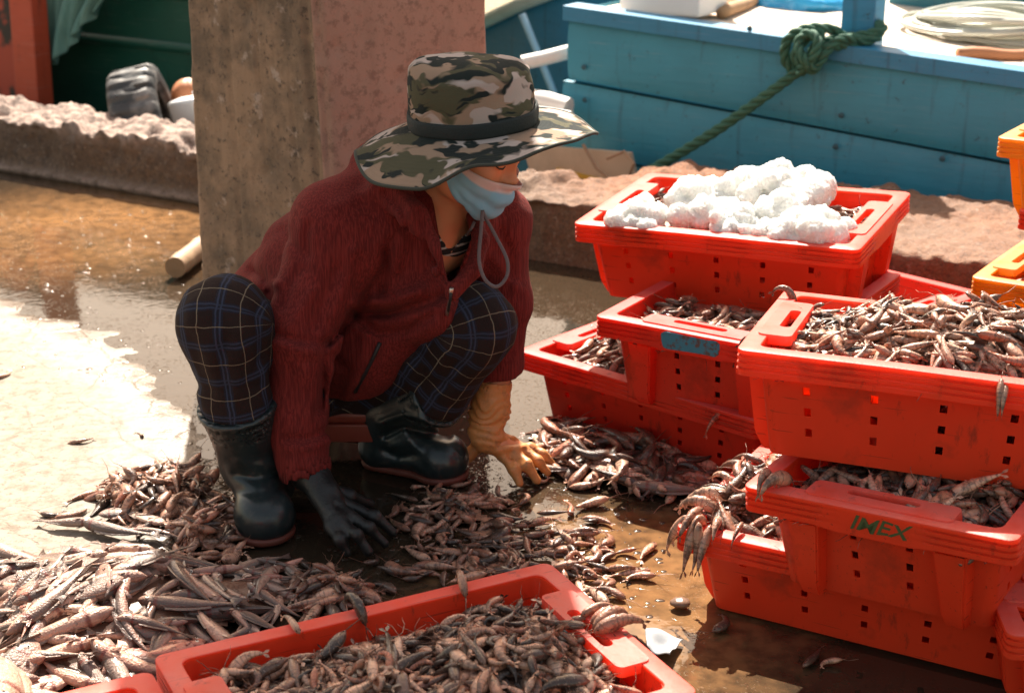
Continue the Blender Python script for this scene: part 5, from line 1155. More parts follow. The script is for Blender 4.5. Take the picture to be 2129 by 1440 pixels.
class Heap:
    """drops shrimp one by one on a height map so that they rest on each other"""
    def __init__(s, name, M, hu_, hv_, base, inside=None, cell=.0032):
        s.name = name; s.M = np.array(M); s.hu, s.hv, s.c = hu_, hv_, cell; s.nu, s.nv = int(2*hu_/cell)+1, int(2*hv_/cell)+1
        U, V = np.meshgrid(np.linspace(-hu_, hu_, s.nu), np.linspace(-hv_, hv_, s.nv), indexing='ij'); s.U, s.V = U, V
        s.H = base(U, V).astype(float); s.B = s.H.copy(); s.inside = inside; s.mine = []
    def ij(s, u, v): return int(round((u+s.hu)/s.c)), int(round((v+s.hv)/s.c))
    def h(s, u, v):
        i, j = s.ij(u, v); return s.H[min(max(i, 0), s.nu-1), min(max(j, 0), s.nv-1)]
    def drop(s, kind, var, u, v, yaw, roll, tone, sink=.25, maxp=.75, scale=1.0):
        G = KINDS[kind][var][1]; sp = G['sp']*scale; r = G['r']*scale; R3 = rotm(yaw, 0, 0); q = sp@R3.T
        hs = np.array([s.h(u+x, v+y) for x, y, _ in q]); xl = sp[:, 0]; A = np.stack([np.ones_like(xl), xl], 1); co = np.linalg.lstsq(A, hs, rcond=None)[0]
        pitch = math.atan(np.clip(co[1], -maxp, maxp)); R3 = rotm(yaw, pitch, roll); q = sp@R3.T
        hs = np.array([s.h(u+x, v+y) for x, y, _ in q]); z = np.quantile(hs-q[:, 2]+r*.95, .72)-r.max()*sink
        for (x, y, zz), rr_ in zip(q, r):
            i, j = s.ij(u+x, v+y); k = int(rr_/s.c)+1
            i0, i1, j0, j1 = max(0, i-k), min(s.nu, i+k+1), max(0, j-k), min(s.nv, j+k+1)
            if i0 >= i1 or j0 >= j1: continue
            d2 = (s.U[i0:i1, j0:j1]-u-x)**2+(s.V[i0:i1, j0:j1]-v-y)**2; cap = z+zz+np.sqrt(np.maximum(rr_*rr_-d2, 0)); m = d2 < rr_*rr_
            s.H[i0:i1, j0:j1] = np.where(m, np.maximum(s.H[i0:i1, j0:j1], cap), s.H[i0:i1, j0:j1])
        X = np.eye(4); X[:3, :3] = R3*scale; X[:3, 3] = (u, v, z)
        d = dict(kind=kind, var=var, L4=X, M=s.M@X, tone=tone, heap=s, sp=q+np.array((u, v, z)), r=r); INST.append(d); s.mine.append(d); return d
    def fill(s, n, dens=None, slim=.3, tone=(0, 1), scale=(.85, 1.15)):
        k = 0; tries = 0
        while k < n and tries < n*30:
            tries += 1; u, v = rng.uniform(-s.hu, s.hu), rng.uniform(-s.hv, s.hv)
            if s.inside is not None and not s.inside(u, v): continue
            if dens is not None and rng.uniform() > dens(u, v): continue
            kind = 'slim' if rng.uniform() < slim else 'prawn'
            s.drop(kind, int(rng.integers(len(KINDS[kind]))), u, v, rng.uniform(0, 6.283), rng.normal(0, .45)+(math.pi if rng.uniform() < .5 else 0), rng.uniform(*tone), scale=rng.uniform(*scale)); k += 1
    def visible(s):
        for d in s.mine:
            f = 0
            for (x, y, z), r in zip(d['sp'], d['r']): f += s.h(x, y) <= z+r*1.15
            d['vis'] = f/len(d['sp'])
        
HX, HY = CL/2-.036, CW/2-.036
def crate_heap(key, fill, mound, n, slim=.3, mu=(0, 0), mw=(.3, .3), inside=None, wall=.022, tone=(0, 1), scale=(.85, 1.15), lump=.012):
    M = np.array(crates[key].matrix_world)
    def base(U, V):
        e = np.minimum(HX-np.abs(U), HY-np.abs(V)); P3 = np.stack([U, V, 0*U+len(INST)], -1)
        return CH+fill-.016+mound*np.exp(-(((U-mu[0])/mw[0])**2+((V-mu[1])/mw[1])**2))+fbm(P3, 14, 3)*lump-.02*np.exp(-np.maximum(e, 0)/.03)
    ins = (lambda u, v: abs(u) < HX-wall*.8 and abs(v) < HY-wall*.8 and (inside is None or inside(u, v)))
    hp_ = Heap(key, M, HX-.004, HY-.004, base, ins); hp_.fill(n, None, slim, tone, scale); return hp_
heaps = {}
heaps['N'] = crate_heap('N', -.034, .042, 900, .34, (.05, -.05), (.24, .16), scale=(.62, 1.12))
heaps['B'] = crate_heap('B', -.022, .072, 800, .30, (.06, .0), (.20, .15), lump=.020, tone=(.12, .95), scale=(.6, 1.1))
heaps['C'] = crate_heap('C', -.036, .014, 750, .30, tone=(.0, 1))
heaps['D'] = crate_heap('D', -.014, .030, 330, .25, (-.27, 0), (.12, .14), lambda u, v: u < -.08, wall=.012)
heaps['M2'] = crate_heap('M2', -.036, .006, 240, .30, inside=lambda u, v: u < -.08)
heaps['M3'] = crate_heap('M3', -.020, .012, 700, .35, tone=(.15, .9), scale=(.7, 1.0))
heaps['A'] = crate_heap('A', -.030, .020, 420, .30, scale=(.7, .95), tone=(.1, .9))
heaps['E'] = crate_heap('E', -.060, .030, 110, .3, (-.12, .02), (.12, .10), lambda u, v: -.3 < u < .05)
heaps['F'] = crate_heap('F', -.020, .01, 140, .3, inside=lambda u, v: u < .0)
heaps['Y2'] = crate_heap('Y2', -.045, .02, 120, .3, inside=lambda u, v: u < .05)
# piles on the floor
def floor_heap(name, pxpoly, hgt, n, slim, edge=.05, scale=(.85, 1.15), spread=.02, tone=(0, 1), peak=None):
    pol = np.array([gz(*q)[:2] for q in pxpoly]); c = pol.mean(0); hw_ = np.abs(pol-c).max(0)+.06; M = np.eye(4); M[:2, 3] = c
    def sd(U, V): return sdf_poly(np.stack([np.ravel(U)+c[0], np.ravel(V)+c[1]], -1), pol).reshape(np.shape(U))
    def base(U, V):
        d = sd(U, V); P3 = np.stack([U, V, 0*U+7+len(INST)], -1); t = np.clip(-d/edge, 0, 1); return hgt*t*t*(3-2*t)*(1+.5*fbm(P3, 11, 3))
    hp_ = Heap(name, M, hw_[0], hw_[1], base, lambda u, v: float(sd(np.array([u]), np.array([v]))[0]) < spread*rng.exponential(.6)); hp_.fill(n, None, slim, tone, scale); return hp_
heaps['p1'] = floor_heap('p1', [(850, 1075), (900, 1015), (1000, 1030), (1060, 1075), (1150, 1105), (1240, 1115), (1262, 1160), (1215, 1220), (1100, 1240), (960, 1225), (860, 1180), (900, 1130)], .003, 230, .30, spread=.030, scale=(.6, 1.05))
heaps['p3'] = floor_heap('p3', [(205, 1050), (250, 1005), (330, 985), (400, 990), (440, 1030), (420, 1075), (340, 1085), (250, 1085)], .026, 150, .30, scale=(.7, 1.2))
heaps['p4'] = floor_heap('p4', [(375, 1150), (385, 1095), (430, 1070), (480, 1085), (490, 1150), (430, 1165)], .008, 80, .3)
heaps['p6'] = floor_heap('p6', [(600, 1215), (720, 1210), (760, 1260), (640, 1290)], .006, 60, .35)
heaps['p2'] = floor_heap('p2', [(1150, 890), (1250, 910), (1400, 945), (1470, 985), (1440, 1025), (1330, 1030), (1230, 1005), (1160, 965), (1090, 975), (1110, 955)],   .012, 130, .45, scale=(1.0, 1.7), tone=(.2, .9))
loose = Heap('loose', np.eye(4), 3, 5, lambda U, V: 0*U, None, .02)
for px, py, sc in ((1230, 1052, 1), (1345, 1150, 1.05), (1312, 1195, .9), (1330, 1203, .9), (1240, 1242, 1), (830, 1190, 1.25), (775, 1170, .9), (870, 1110, 1), (1290, 1190, .9), (1185, 1060, 1), (1500, 1302, .9), (1690, 1370, .9), (1725, 1380, .8), (168, 920, 1.0), (292, 905, .7), (10, 782, 1.0), (1210, 1235, .9), (1265, 1215, 1), (1150, 1070, .9), (1090, 1040, .9), (690, 1190, .9), (640, 1180, .9), (520, 1180, 1), (1415, 1258, .6), (800, 1225, .9), (735, 1205, 1), (1050, 1050, .9), (150, 1075, .9), (110, 1072, .9), (1270, 1240, .9), (1300, 1150, .8), (960, 1010, .9), (700, 1215, 1), (1120, 1000, .8), (1170, 985, .8)):
    q = gz(px, py); loose.drop('prawn' if rng.uniform() < .7 else 'slim', int(rng.integers(5)), q[0], q[1], rng.uniform(0, 6.28), rng.normal(0, .3), rng.uniform(.1, .9), 0.1, .75, sc)
# shrimp hanging over rims
def hang(key, side, f, kind, var, tilt=0, sc=1.1, off=.0, drop=.0):
    """curl plane upright and square to the rim at fraction f of a side"""
    e = crates[key]; X = np.array(e.matrix_world); hx, hy = CL/2-.014, CW/2-.014
    p, out = {'back': ((hx*f, hy), (0, 1)), 'front': ((hx*f, -hy), (0, -1)), 'left': ((-hx, hy*f), (-1, 0)), 'right': ((hx, hy*f), (1, 0))}[side]
    o_ = np.array((*out, 0.)); a_ = np.array((-out[1], out[0], 0.)); z_ = np.array((0, 0, 1.))
    G = KINDS[kind][var][1]; x_ = unit(o_+z_*(-tilt)+a_*rng.uniform(-.3, .3)); z2 = unit(np.cross(x_, -z_+0*x_)); y_ = np.cross(z2, x_)
    L4 = np.eye(4); L4[:3, 0] = x_*sc; L4[:3, 1] = y_*sc; L4[:3, 2] = z2*sc; ymin = (G['sp'][:, 1]).min()
    L4[:3, 3] = np.array((*p, CH+.004+off))+o_*off+(z_*(G['r'].max()*sc*.8) if tilt < .8 else o_*(.018+G['r'].max()*sc*.6)-z_*(.028+drop))
    d = dict(kind=kind, var=var, L4=L4, M=X@L4, tone=rng.uniform(.15, .9), heap=None, vis=1.0, r=G['r']*sc, sp=G['sp']); INST.append(d)
for a in (('N', 'back', -.05, 'prawn', 1, .25, 1.25), ('N', 'back', .52, 'prawn', 3, .3, 1.2), ('N', 'back', -.38, 'slim', 1, .2, 1.0), ('N', 'right', .15, 'slim', 3, .4, 1.2), ('N', 'right', -.02, 'prawn', 0, .5, 1.2), ('N', 'right', -.18, 'prawn', 4, .9, 1.1), ('N', 'right', -.12, 'prawn', 2, .2, 1.1), ('N', 'right', .05, 'prawn', 6, .3, 1.0),
          ('B', 'left', -.35, 'slim', 3, 1.0, .8), ('B', 'left', .75, 'prawn', 1, .2, .9), ('B', 'front', .28, 'slim', 3, 2.5, 1.0), ('B', 'front', .26, 'prawn', 4, 3.0, .8), ('C', 'left', .90, 'prawn', 1, .4, 1.3), ('C', 'left', .80, 'prawn', 0, .3, 1.2),
          ('M3', 'front', .72, 'slim', 1, 1.2, 1.1), ('A', 'left', -.5, 'slim', 0, 1.5, .7),
          *[('D', 'front', f, k, v, t, s) for f, k, v, t, s in ((-.94, 'slim', 2, 2.5, 1.15), (-.90, 'slim', 4, 3, 1.2), (-.86, 'prawn', 4, 2.2, 1.1), (-.97, 'prawn', 2, .6, 1.0), (-.82, 'prawn', 6, .5, 1.0), (-.92, 'prawn', 1, .3, 1.0), (-.70, 'slim', 1, .6, .9))],
          *[('D', 'left', f, k, v, t, s) for f, k, v, t, s in ((-.95, 'slim', 0, 2.6, 1.1), (-.85, 'prawn', 4, 2.4, .9), (-.7, 'prawn', 0, .4, 1.2), (-.5, 'prawn', 2, .5, 1.2), (-.3, 'slim', 1, .3, 1.2), (-.1, 'prawn', 3, .3, 1.2), (.2, 'prawn', 6, .4, 1.2), (.45, 'slim', 3, .4, 1.2))]): hang(*a)
# split: the largest in view as things, everything else as one mass
for h in heaps.values(): h.visible()
for d in loose.mine: d['vis'] = 1.0
def score(d):
    c = d['M'][:3, 3]; x, y, dist = proj(c); m = 40
    if not (-m < x < 2129+m and -m < y < 1440+m): return 0
    if d['vis'] < .3: return 0
    L = KINDS[d['kind']][d['var']][0]['L']; return d['vis']*(L/dist)**2
for d in INST: d['score'] = score(d)
solo = []
for k, cap in (('prawn', 300), ('slim', 170)):
    S_ = sorted([d for d in INST if d['kind'] == k and d['score'] > 0], key=lambda d: -d['score'])[:cap]; solo += S_
sid = set(id(d) for d in solo)
def variant_mesh(kind, var, dk):
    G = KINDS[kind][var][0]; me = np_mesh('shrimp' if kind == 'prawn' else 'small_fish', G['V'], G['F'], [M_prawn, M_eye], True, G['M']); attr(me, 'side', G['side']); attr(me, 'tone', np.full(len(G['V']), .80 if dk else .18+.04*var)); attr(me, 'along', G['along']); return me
VM = {(k, v, dk): variant_mesh(k, v, dk) for k in KINDS for v in range(len(KINDS[k])) for dk in (0, 1)}
DARK = {'p1': .72, 'p4': .75, 'p6': .7, 'p2': .35, 'N': .42, 'C': .5, 'M2': .6, 'p3': .3}  # dark shrimp share per heap: wet mud, plus shadow put into their colour
for d in INST:
    d['dark'] = int(rng.uniform() < DARK.get(d['heap'].name if d['heap'] is not None else '', .22))
    d['tone'] = (rng.uniform(.80, 1.16) if d['dark'] else rng.uniform(.24, .82)) % 1.0
where = {'N': 'in the crate beside the fish pile', 'B': 'sunlit on the topmost crate of the front stack', 'C': 'in the crate with green lettering', 'D': 'in the bottom crate of the front stack', 'p1': 'in the wet heap between the two gloves', 'p2': 'on the floor by the ice crate stack', 'p3': 'in the small heap on the dry floor', 'p4': 'on the mud beside the boot', 'p6': 'at the edge of the fish pile', 'loose': 'strewn on the floor away from the heaps', 'M3': 'in the floor crate under the ice crate', 'M2': 'in the blue-labelled crate', 'A': 'among the ice', 'rim': 'hanging over a red crate rim'}
for d in solo:
    nm = 'shrimp' if d['kind'] == 'prawn' else 'small_fish'; o = bpy.data.objects.new(nm, VM[(d['kind'], d['var'], d['dark'])]); COL.objects.link(o); o.matrix_world = Matrix(d['M'].tolist())
    wk = d['heap'].name if d['heap'] is not None else 'rim'; loc = where.get(wk, 'in a red crate')
    tag(o, ('small wet shrimp ' if d['kind'] == 'prawn' else 'slim small wet fish ')+loc, 'shrimp' if d['kind'] == 'prawn' else 'fish', ('shrimp ' if d['kind'] == 'prawn' else 'small fish ')+loc)
rest = [d for d in INST if id(d) not in sid]; VV, FF, MM, SS_, TT, AL = [], [], [], [], [], []; off = 0
for d in rest:
    G = KINDS[d['kind']][d['var']][1]; V = G['V']@d['M'][:3, :3].T+d['M'][:3, 3]; VV.append(V); FF.append(G['F']+off); MM.append(G['M']); SS_.append(G['side']); TT.append(np.full(len(V), d['tone'])); AL.append(G['along']); off += len(V)
for h in heaps.values():                   # the packed layer under the loose ones
    st = 4; U = h.U[::st, ::st]; V_ = h.V[::st, ::st]; B_ = h.B[::st, ::st]+.004; P = np.stack([U, V_, B_, np.ones_like(U)], -1).reshape(-1, 4)@h.M.T; q = gridfaces(*U.shape)
    if h.name.startswith('p'): keep = (h.B[::st, ::st].ravel()[q] > .003).all(1); q = q[keep]
    t = np.concatenate([q[:, [0, 2, 1]], q[:, [0, 3, 2]]]); VV.append(P[:, :3]); FF.append(t+off); MM.append(np.full(len(t), 2)); SS_.append(np.full(len(P), .3)); TT.append(np.full(len(P), .15)); AL.append(np.full(len(P), .3)); off += len(P)
me = np_mesh('shrimp_catch', np.concatenate(VV), np.concatenate(FF), [M_prawn, M_eye, M_bed], True, np.concatenate(MM)); attr(me, 'side', np.concatenate(SS_)); attr(me, 'tone', np.concatenate(TT)); attr(me, 'along', np.concatenate(AL))
tag(obj_of('shrimp_catch', me), 'countless remaining small shrimp packed in the red crates and spread over the floor', None, None, 'stuff')
print('instances', len(INST), 'solo', len(solo))
# ------------------------------------------------------------------ bigger fish on the floor
def fish_mesh(name, L, deep, thick, bend, seed, fins=1.0, mouth=False):
    rd = random.Random(seed); mb = MB(); side = []; K = 17; n = 10
    P, N = arc_spine(L, K, bend)
    xs = [0, .03, .10, .22, .36, .52, .70, .84, .93, 1.0]; hy_ = [.10, .34, .66, .95, 1.0, .90, .62, .36, .24, .27]; tz = [.12, .42, .80, 1.0, .98, .84, .52, .26, .12, .06]
    # profile lies in the plane; thickness upwards: the fish rests on its side
    ry = [np.interp(i/(K-1), xs, hy_)*L*deep for i in range(K)]; rz = [np.interp(i/(K-1), xs, tz)*L*thick for i in range(K)]
    loft(P, N, rz, ry, n, mb, side)
    d = unit(P[-1]-P[-2]); t = P[-1]; nn = N[-1]
    def sheet(A, B, th=.0011, s=.2):          # ruled fin between two polylines, with a little thickness
        b = len(mb.V); k = len(A); V = []
        for zz in (th, -th): V += [np.array(q)+np.array((0, 0, zz)) for q in A]+[np.array(q)+np.array((0, 0, zz*.3)) for q in B]
        F = [(i, i+1, k+i+1, k+i) for i in range(k-1)]+[(2*k+i+1, 2*k+i, 3*k+i, 3*k+i+1) for i in range(k-1)]+[(k+i, k+i+1, 3*k+i+1, 3*k+i) for i in range(k-1)]
        mb.add(V, F, 0); side.extend([s]*(len(mb.V)-b))
    w_ = L*deep; A = [t+nn*w_*.24*k for k in (-1, -.5, 0, .5, 1)]; fl = L*.15*fins; B = [t+d*fl*(1-.28*(1-abs(k)))+nn*w_*.85*k+np.array((0, 0, rd.uniform(-.02, .02)*L)) for k in (-1, -.5, 0, .5, 1)]; sheet(A, B)
    i0, i1 = 5, 13; A = [P[i]-N[i]*ry[i]*.94 for i in range(i0, i1)]; B = [P[i]-N[i]*(ry[i]+L*.045*fins*(1-.5*abs(i-8)/5)*(1+.18*(i % 2)))+d*L*.015 for i in range(i0, i1)]; sheet(A, B)
    i0, i1 = 9, 14; A = [P[i]+N[i]*ry[i]*.94 for i in range(i0, i1)]; B = [P[i]+N[i]*(ry[i]+L*.032*fins)+d*L*.02 for i in range(i0, i1)]; sheet(A, B)
    for sg in (1, -1):
        c = P[4]+np.array((0, 0, rz[4]*.92*sg))+N[4]*ry[4]*.25; e = unit(P[6]-P[4]+N[4]*L*.05); A = [c-N[4]*L*.012, c+N[4]*L*.012]; B = [c+e*L*.10-N[4]*L*.012+np.array((0, 0, sg*L*.012)), c+e*L*.085+N[4]*L*.035+np.array((0, 0, sg*L*.008))]; sheet(A, B, .0009, .45)
        b = len(mb.V); ec = P[2]-N[2]*ry[2]*.30; ez = rz[2]*.86; er = L*.026 if deep > .1 else L*.021
        for rr_, hh, m in ((er, .0012, 1), (er*.58, .0024, 2)):
            ring = [ec+unit(P[2]-P[0])*rr_*math.cos(a)+N[2]*rr_*math.sin(a)+np.array((0, 0, sg*(ez+hh*.2))) for a in np.linspace(0, 6.283, 10, endpoint=False)]+[ec+np.array((0, 0, sg*(ez+hh+.0012)))]
            mb.add(ring, [(i, (i+1) % 10, 10) if sg > 0 else ((i+1) % 10, i, 10) for i in range(10)], m)
        side.extend([.5]*(len(mb.V)-b))
    V = np.array([tuple(v) for v in mb.V]); F = []; M = []
    for f, m in zip(mb.F, mb.M):
        for t_ in tri_n([f]): F.append(t_); M.append(m)
    along = np.array([int(np.argmin(((P-v)**2).sum(1)))/(K-1) for v in V])
    return dict(along=along, V=V, F=np.array(F), M=np.array(M), side=np.array(side), sp=P[::2], r=np.array(rz)[::2], ry=np.array(ry)[::2], L=L)
FST = [(0, (.50, .265, .185)), (.2, (.58, .36, .265)), (.36, (.19, .135, .115)), (.5, (.62, .41, .31)), (.72, (.58, .20, .14)), (.86, (.30, .195, .155)), (1, (.42, .23, .165))]
M_fish = catch_mat('wet_fish', FST, (.12, .08, .066), .26, .55, .52, True); M_eyew = simple('fish_eye_ring', (.62, .56, .48), .3, .1)
FT = [('goby', .185, .092, .080, .5), ('goby', .150, .098, .086, -.7), ('goby', .215, .084, .074, .25), ('silver_fish', .125, .190, .070, .12), ('silver_fish', .140, .165, .064, -.2), ('flatfish', .150, .190, .034, .25), ('eel_goby', .210, .054, .052, 1.4), ('eel_goby', .180, .058, .056, -1.1), ('goby', .165, .100, .088, 1.1)]
FM = []
for i, (nm, L, dp, th, bd) in enumerate(FT):
    G = fish_mesh(nm, L, dp, th, bd, 100+i); me = np_mesh(nm, G['V'], G['F'], [M_fish, M_eyew, M_eye], True, G['M']); attr(me, 'side', G['side']); attr(me, 'tone', np.full(len(G['V']), .11*i % 1)); attr(me, 'along', G['along']); FM.append((nm, G, me))
FLAB = {'goby': 'plump round-bodied pinkish goby', 'silver_fish': 'deep silvery fish with ringed eye', 'flatfish': 'broad thin flatfish', 'eel_goby': 'long thin curled eel-like fish'}
class FishHeap(Heap):
    def dropf(s, i, u, v, yaw, roll, scale=1.0, place='', flip=False):
        nm, G, me = FM[i]; KINDS.setdefault('f%d' % i, [(G, G)]); d = s.drop('f%d' % i, 0, u, v, yaw, roll, 0, .30, .5, scale); INST.pop()
        o = bpy.data.objects.new(nm, me); COL.objects.link(o); o.matrix_world = Matrix(d['M'].tolist()); tag(o, FLAB[nm]+' '+place, 'fish', nm.replace('_', ' ')+' '+place); return o
pol = np.array([gz(*q)[:2] for q in ((-60, 1120), (40, 1165), (180, 1165), (320, 1175), (420, 1180), (540, 1190), (640, 1200), (700, 1240), (560, 1300), (440, 1340), (300, 1390), (120, 1440), (-80, 1500))]); c = pol.mean(0); hw2 = np.abs(pol-c).max(0)+.08; M = np.eye(4); M[:2, 3] = c
def sdp(U, V): return sdf_poly(np.stack([np.ravel(U)+c[0], np.ravel(V)+c[1]], -1), pol).reshape(np.shape(U))
def fbase(U, V):
    t = np.clip(-sdp(U, V)/.16, 0, 1); P3 = np.stack([U, V, 0*U+3], -1); return .045*t*t*(3-2*t)*(1+.6*fbm(P3, 7, 3))
fh = FishHeap('fish_pile', M, hw2[0], hw2[1], fbase, None, .004); k = 0
while k < 150:
    u, v = rng.uniform(-hw2[0], hw2[0]), rng.uniform(-hw2[1], hw2[1]); s_ = float(sdp(np.array([u]), np.array([v]))[0])
    if s_ > .015 or (s_ > -.02 and rng.uniform() < .5): continue
    X, Y, _ = proj(np.array((c[0]+u, c[1]+v, .04))); i = int(rng.choice(9, p=(.17, .15, .13, .10, .09, .06, .10, .08, .12)))
    far = np.clip((X-380)/320, 0, 1); fh.dropf(i, u, v, rng.normal(.5, .9)+(math.pi if rng.uniform() < .5 else 0), rng.normal(0, .45), rng.uniform(.62, 1.18)*(1-.40*far), 'in the big fish heap'); k += 1
big = fish_mesh('large_fish', .34, .13, .085, .55, 300); me = np_mesh('large_fish', big['V'], big['F'], [M_fish, M_eyew, M_eye], True, big['M']); attr(me, 'side', big['side']*.2+.75); attr(me, 'tone', np.full(len(big['V']), .05)); attr(me, 'along', big['along'])
o = obj_of('large_fish', me); q = gz(-22, 1415, .075); o.location = (q[0], q[1], .085); o.rotation_euler = (R(18), R(8), R(115)); tag(o, 'large pale fish cut off by the picture corner on top of the fish heap', 'fish')
# filler bed under the fish, gap shade in its dark colour
st = 3; U, V_, B_ = fh.U[::st, ::st], fh.V[::st, ::st], fh.B[::st, ::st]+.005; P = np.stack([U+c[0], V_+c[1], B_], -1).reshape(-1, 3); q = gridfaces(*U.shape); q = q[(B_.ravel()[q] > .008).all(1)]
used = np.unique(q); mp = -np.ones(len(P), int); mp[used] = np.arange(len(used)); me = np_mesh('fish_bed', P[used], mp[q], [M_bed]); attr(me, 'side', np.full(len(used), .3)); attr(me, 'tone', np.full(len(used), .95)); tag(obj_of('fish_bed', me), 'dark filler bed under the fish heap', None, None, 'stuff')
fl = FishHeap('floor_fish', np.eye(4), 3, 5, lambda U, V: 0*U+.012, None, .02)
for i, px, py, yaw, sc in ((5, 1250, 935, .2, 1.0), (6, 1330, 945, 1.0, .9), (2, 1360, 985, -.5, .9), (5, 1380, 985, -.3, 1.1), (4, 1290, 960, .4, .9), (2, 1200, 955, -.45, .9), (7, 1330, 1000, 1.3, .8), (5, 1430, 1000, -.3, .9), (0, 1300, 990, -.4, .9), (6, 1140, 965, -.3, .8), (3, 1240, 960, 2.0, .9), (1, 1420, 960, -.7, .9), (6, 1260, 985, 2.4, .9), (2, 1400, 1015, -.15, .9)):
    a = gz(px, py, .02); fl.dropf(i, a[0], a[1], yaw, 0.1, sc, 'on the floor in front of the ice crate stack')
for i, px, py, yaw, sc in ((3, 255, 1050, .3, .8), (4, 300, 1062, 2.6, .8), (0, 235, 1088, -.35, .9), (1, 140, 1072, 3.0, .8), (7, 320, 1095, -.2, .8), (1, 340, 1030, 1.2, .7), (3, 360, 1050, .2, .7), (5, 290, 1020, .5, .6), (1, 260, 1125, 2.9, .8), (8, 170, 1140, .4, .9), (0, 20, 1140, -.5, 1.1), (1, 140, 1165, .3, .9)):
    a = gz(px, py, .03); fl.dropf(i, a[0], a[1], yaw, 0.1, sc, 'around the small heap on the dry floor')
# ------------------------------------------------------------------ ice on the top crate
g = NG('crushed_ice'); p = g.pos(); n = g.noise(p, 90, 4, .7); vo = g.n('TexVoronoi', Vector=p, Scale=130.0).outputs[0]
s = g.bsdf(Base_Color=g.mix(n, (.76, .77, .74), (.94, .94, .92)), Roughness=.30, IOR=1.31, Subsurface_Weight=.9, Subsurface_Radius=(.05, .05, .05), Subsurface_Scale=.5, Transmission_Weight=.22, Normal=g.bump(g.math('ADD', vo, n), .65, .005)); M_ice = g.end(s.outputs[0])
EA = np.array(crates['A'].matrix_world); EAi = np.linalg.inv(EA)
def on_A(px, py, z):
    o_ = EAi@np.append(O3, 1); r = EAi[:3, :3]@ray(px, py); t = (z-o_[2])/r[2]; return o_[:3]+r*t
for k, (x0, x1, yb, dp, hh, lab) in enumerate(((1470, 1735, 432, .095, .075, 'largest long lump of ice along the back of the top crate'), (1378, 1500, 432, .075, .058, 'rounded lump of ice at the back corner beside the largest lump'), (1258, 1372, 472, .065, .046, 'lump of ice alone in the front corner of the top crate'), (1378, 1572, 476, .075, .050, 'long lump of ice in the middle front of the top crate'), (1560, 1670, 462, .060, .055, 'small pointed lump of ice between the larger ones'), (1600, 1752, 500, .070, .052, 'lump of ice at the front edge nearest the handle'), (1490, 1625, 494, .055, .026, 'half melted low piece of ice at the front middle'))):
    hh *= 1.3; dp *= 1.35; b = on_A((x0+x1)/2, yb, CH-.012)+np.array((0, .030, 0)); w_ = (x1-x0)/2/900.0; r_ = random.Random(k); blobs = []
    ca, sa = math.cos(-.03), math.sin(-.03)
    for j in range(46):
        u = r_.uniform(-1, 1); rad = r_.uniform(.30, .62)*min(dp, hh)*.72; blobs.append((b+np.array((u*max(.005, w_-rad*.8), r_.uniform(-.7, .7)*dp*.8, max(0, r_.uniform(0, 1)*(hh-rad)*(1-.45*u*u)))), rad))
    def fi(P, blobs=blobs):
        d = None
        for c_, rad in blobs: e = np.sqrt(((P-c_.astype(np.float32))**2).sum(-1))-rad; d = e if d is None else smin(d, e, .009)
        return d+fbm(P, 60, 2)*.006-np.abs(vnoise(P, 110))*.004+np.abs(vnoise(P+4, 240))*.003
    pts = [q_[0] for q_ in blobs]; lo, hi = bounds(pts, .07); V, F = surf_net(fi, lo, hi, .0034); V = V@EA[:3, :3].T+EA[:3, 3]; cc = V.mean(0); me = np_mesh('ice_lump', V-cc, F, [M_ice]); o = obj_of('ice_lump', me); o.location = cc; tag(o, lab, 'ice', 'ice lumps on the top crate')
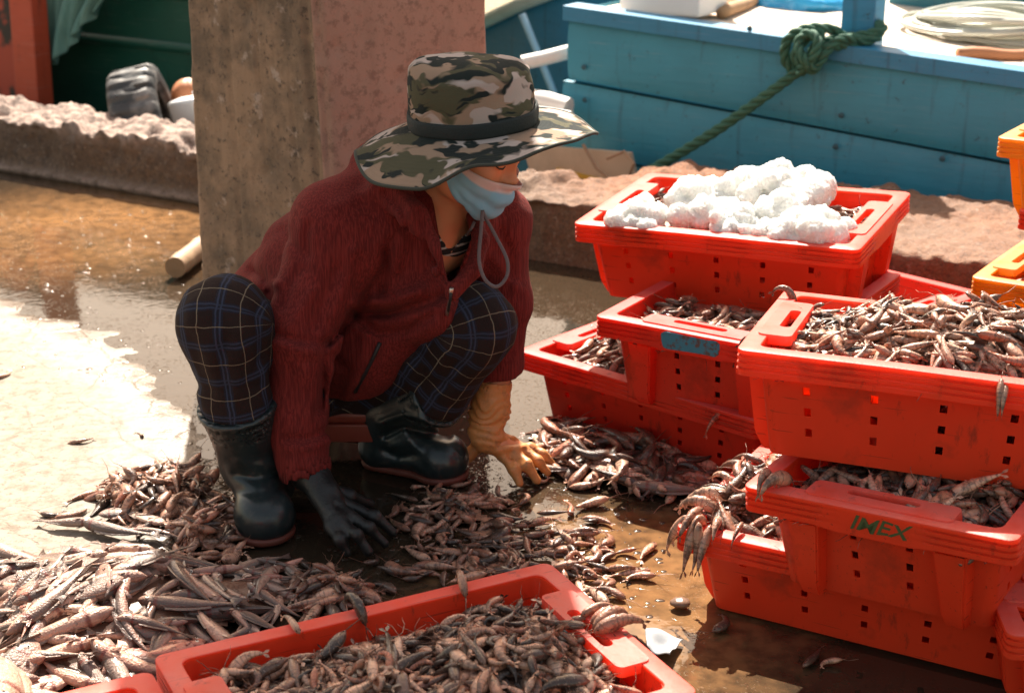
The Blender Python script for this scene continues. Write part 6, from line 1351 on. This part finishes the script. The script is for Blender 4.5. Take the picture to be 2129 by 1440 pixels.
# scrap of white plastic and a shell on the wet floor
mb = MB(); a, b2_, c2_, d2_ = [gz(*q, .006) for q in ((1340, 1312), (1420, 1328), (1392, 1372), (1345, 1352))]; ctr = (a+b2_+c2_+d2_)/4
mb.grid(lambda u, v: (a*(1-u)+b2_*u)*(1-v)+(d2_*(1-u)+c2_*u)*v-ctr+np.array((0, 0, .004+.006*math.sin(u*5+v*3)+.003*math.sin(v*9))), 14, 10)
o = mb.build('plastic_scrap', simple('white_scrap', (.33, .35, .37), .4, .12)); o.location = ctr; sm = o.modifiers.new('thick', 'SOLIDIFY'); sm.thickness = .0015; tag(o, 'torn scrap of pale plastic lying in the wet beside the nearest crate', 'scrap')
q = gz(1415, 1252, .008); bmb = bmesh.new(); bmesh.ops.create_uvsphere(bmb, u_segments=20, v_segments=12, radius=.016)
for v in bmb.verts: v.co.z *= .55; v.co.x *= 1.2; v.co *= 1+.06*math.sin(v.co.x*600)
me = bpy.data.meshes.new('sea_snail'); bmb.to_mesh(me); bmb.free(); me.materials.append(simple('brown_shell', (.16, .09, .06), .35, .5, 60))
for f in me.polygons: f.use_smooth = True
o = obj_of('sea_snail', me); o.location = q; tag(o, 'small brown snail shell in the wet beside the front stack', 'shell')

# beads added to put glints on the wet floor
def bead(): 
    V = [(0, 0, 1.0)]; n = 8
    for k in (1, 2, 3): V += [(math.sin(k*math.pi/6)*math.cos(2*math.pi*j/n), math.sin(k*math.pi/6)*math.sin(2*math.pi*j/n), math.cos(k*math.pi/6)) for j in range(n)]
    F = [(0, 1+j, 1+(j+1) % n) for j in range(n)]
    for k in range(2):
        for j in range(n): a, b, c_, d_ = 1+k*n+j, 1+k*n+(j+1) % n, 1+(k+1)*n+(j+1) % n, 1+(k+1)*n+j; F += [(a, d_, c_), (a, c_, b)]
    return np.array(V), np.array(F)
bV, bF = bead(); VV, FF, off = [], [], 0
for (x0, x1, y0, y1, cnt) in ((-40, 420, 430, 800, 330), (930, 1380, 860, 1290, 420), (380, 520, 900, 1130, 140), (600, 1000, 1020, 1230, 120)):
    for _ in range(cnt):
        q = gz(rng.uniform(x0, x1), rng.uniform(y0, y1), -.0045); r_ = .0016+.0062*rng.random()**3
        h_ = float(ground_h(np.array([q[0]]), np.array([q[1]]))[0][0]); q[2] = max(h_, -.0045)
        VV.append(bV*np.array((r_*rng.uniform(.8, 1.5), r_*rng.uniform(.8, 1.5), r_*.26))+q); FF.append(bF+off); off += len(bV)
g = NG('glint_bead'); M_bead = g.end(g.bsdf(Base_Color=(.05, .035, .025), Roughness=.10, IOR=1.45, Specular_IOR_Level=1.0).outputs[0])
tag(obj_of('glint_beads', np_mesh('glint_beads', np.concatenate(VV), np.concatenate(FF), [M_bead])), 'added water beads that make glints over the wet floor', None, None, 'stuff')
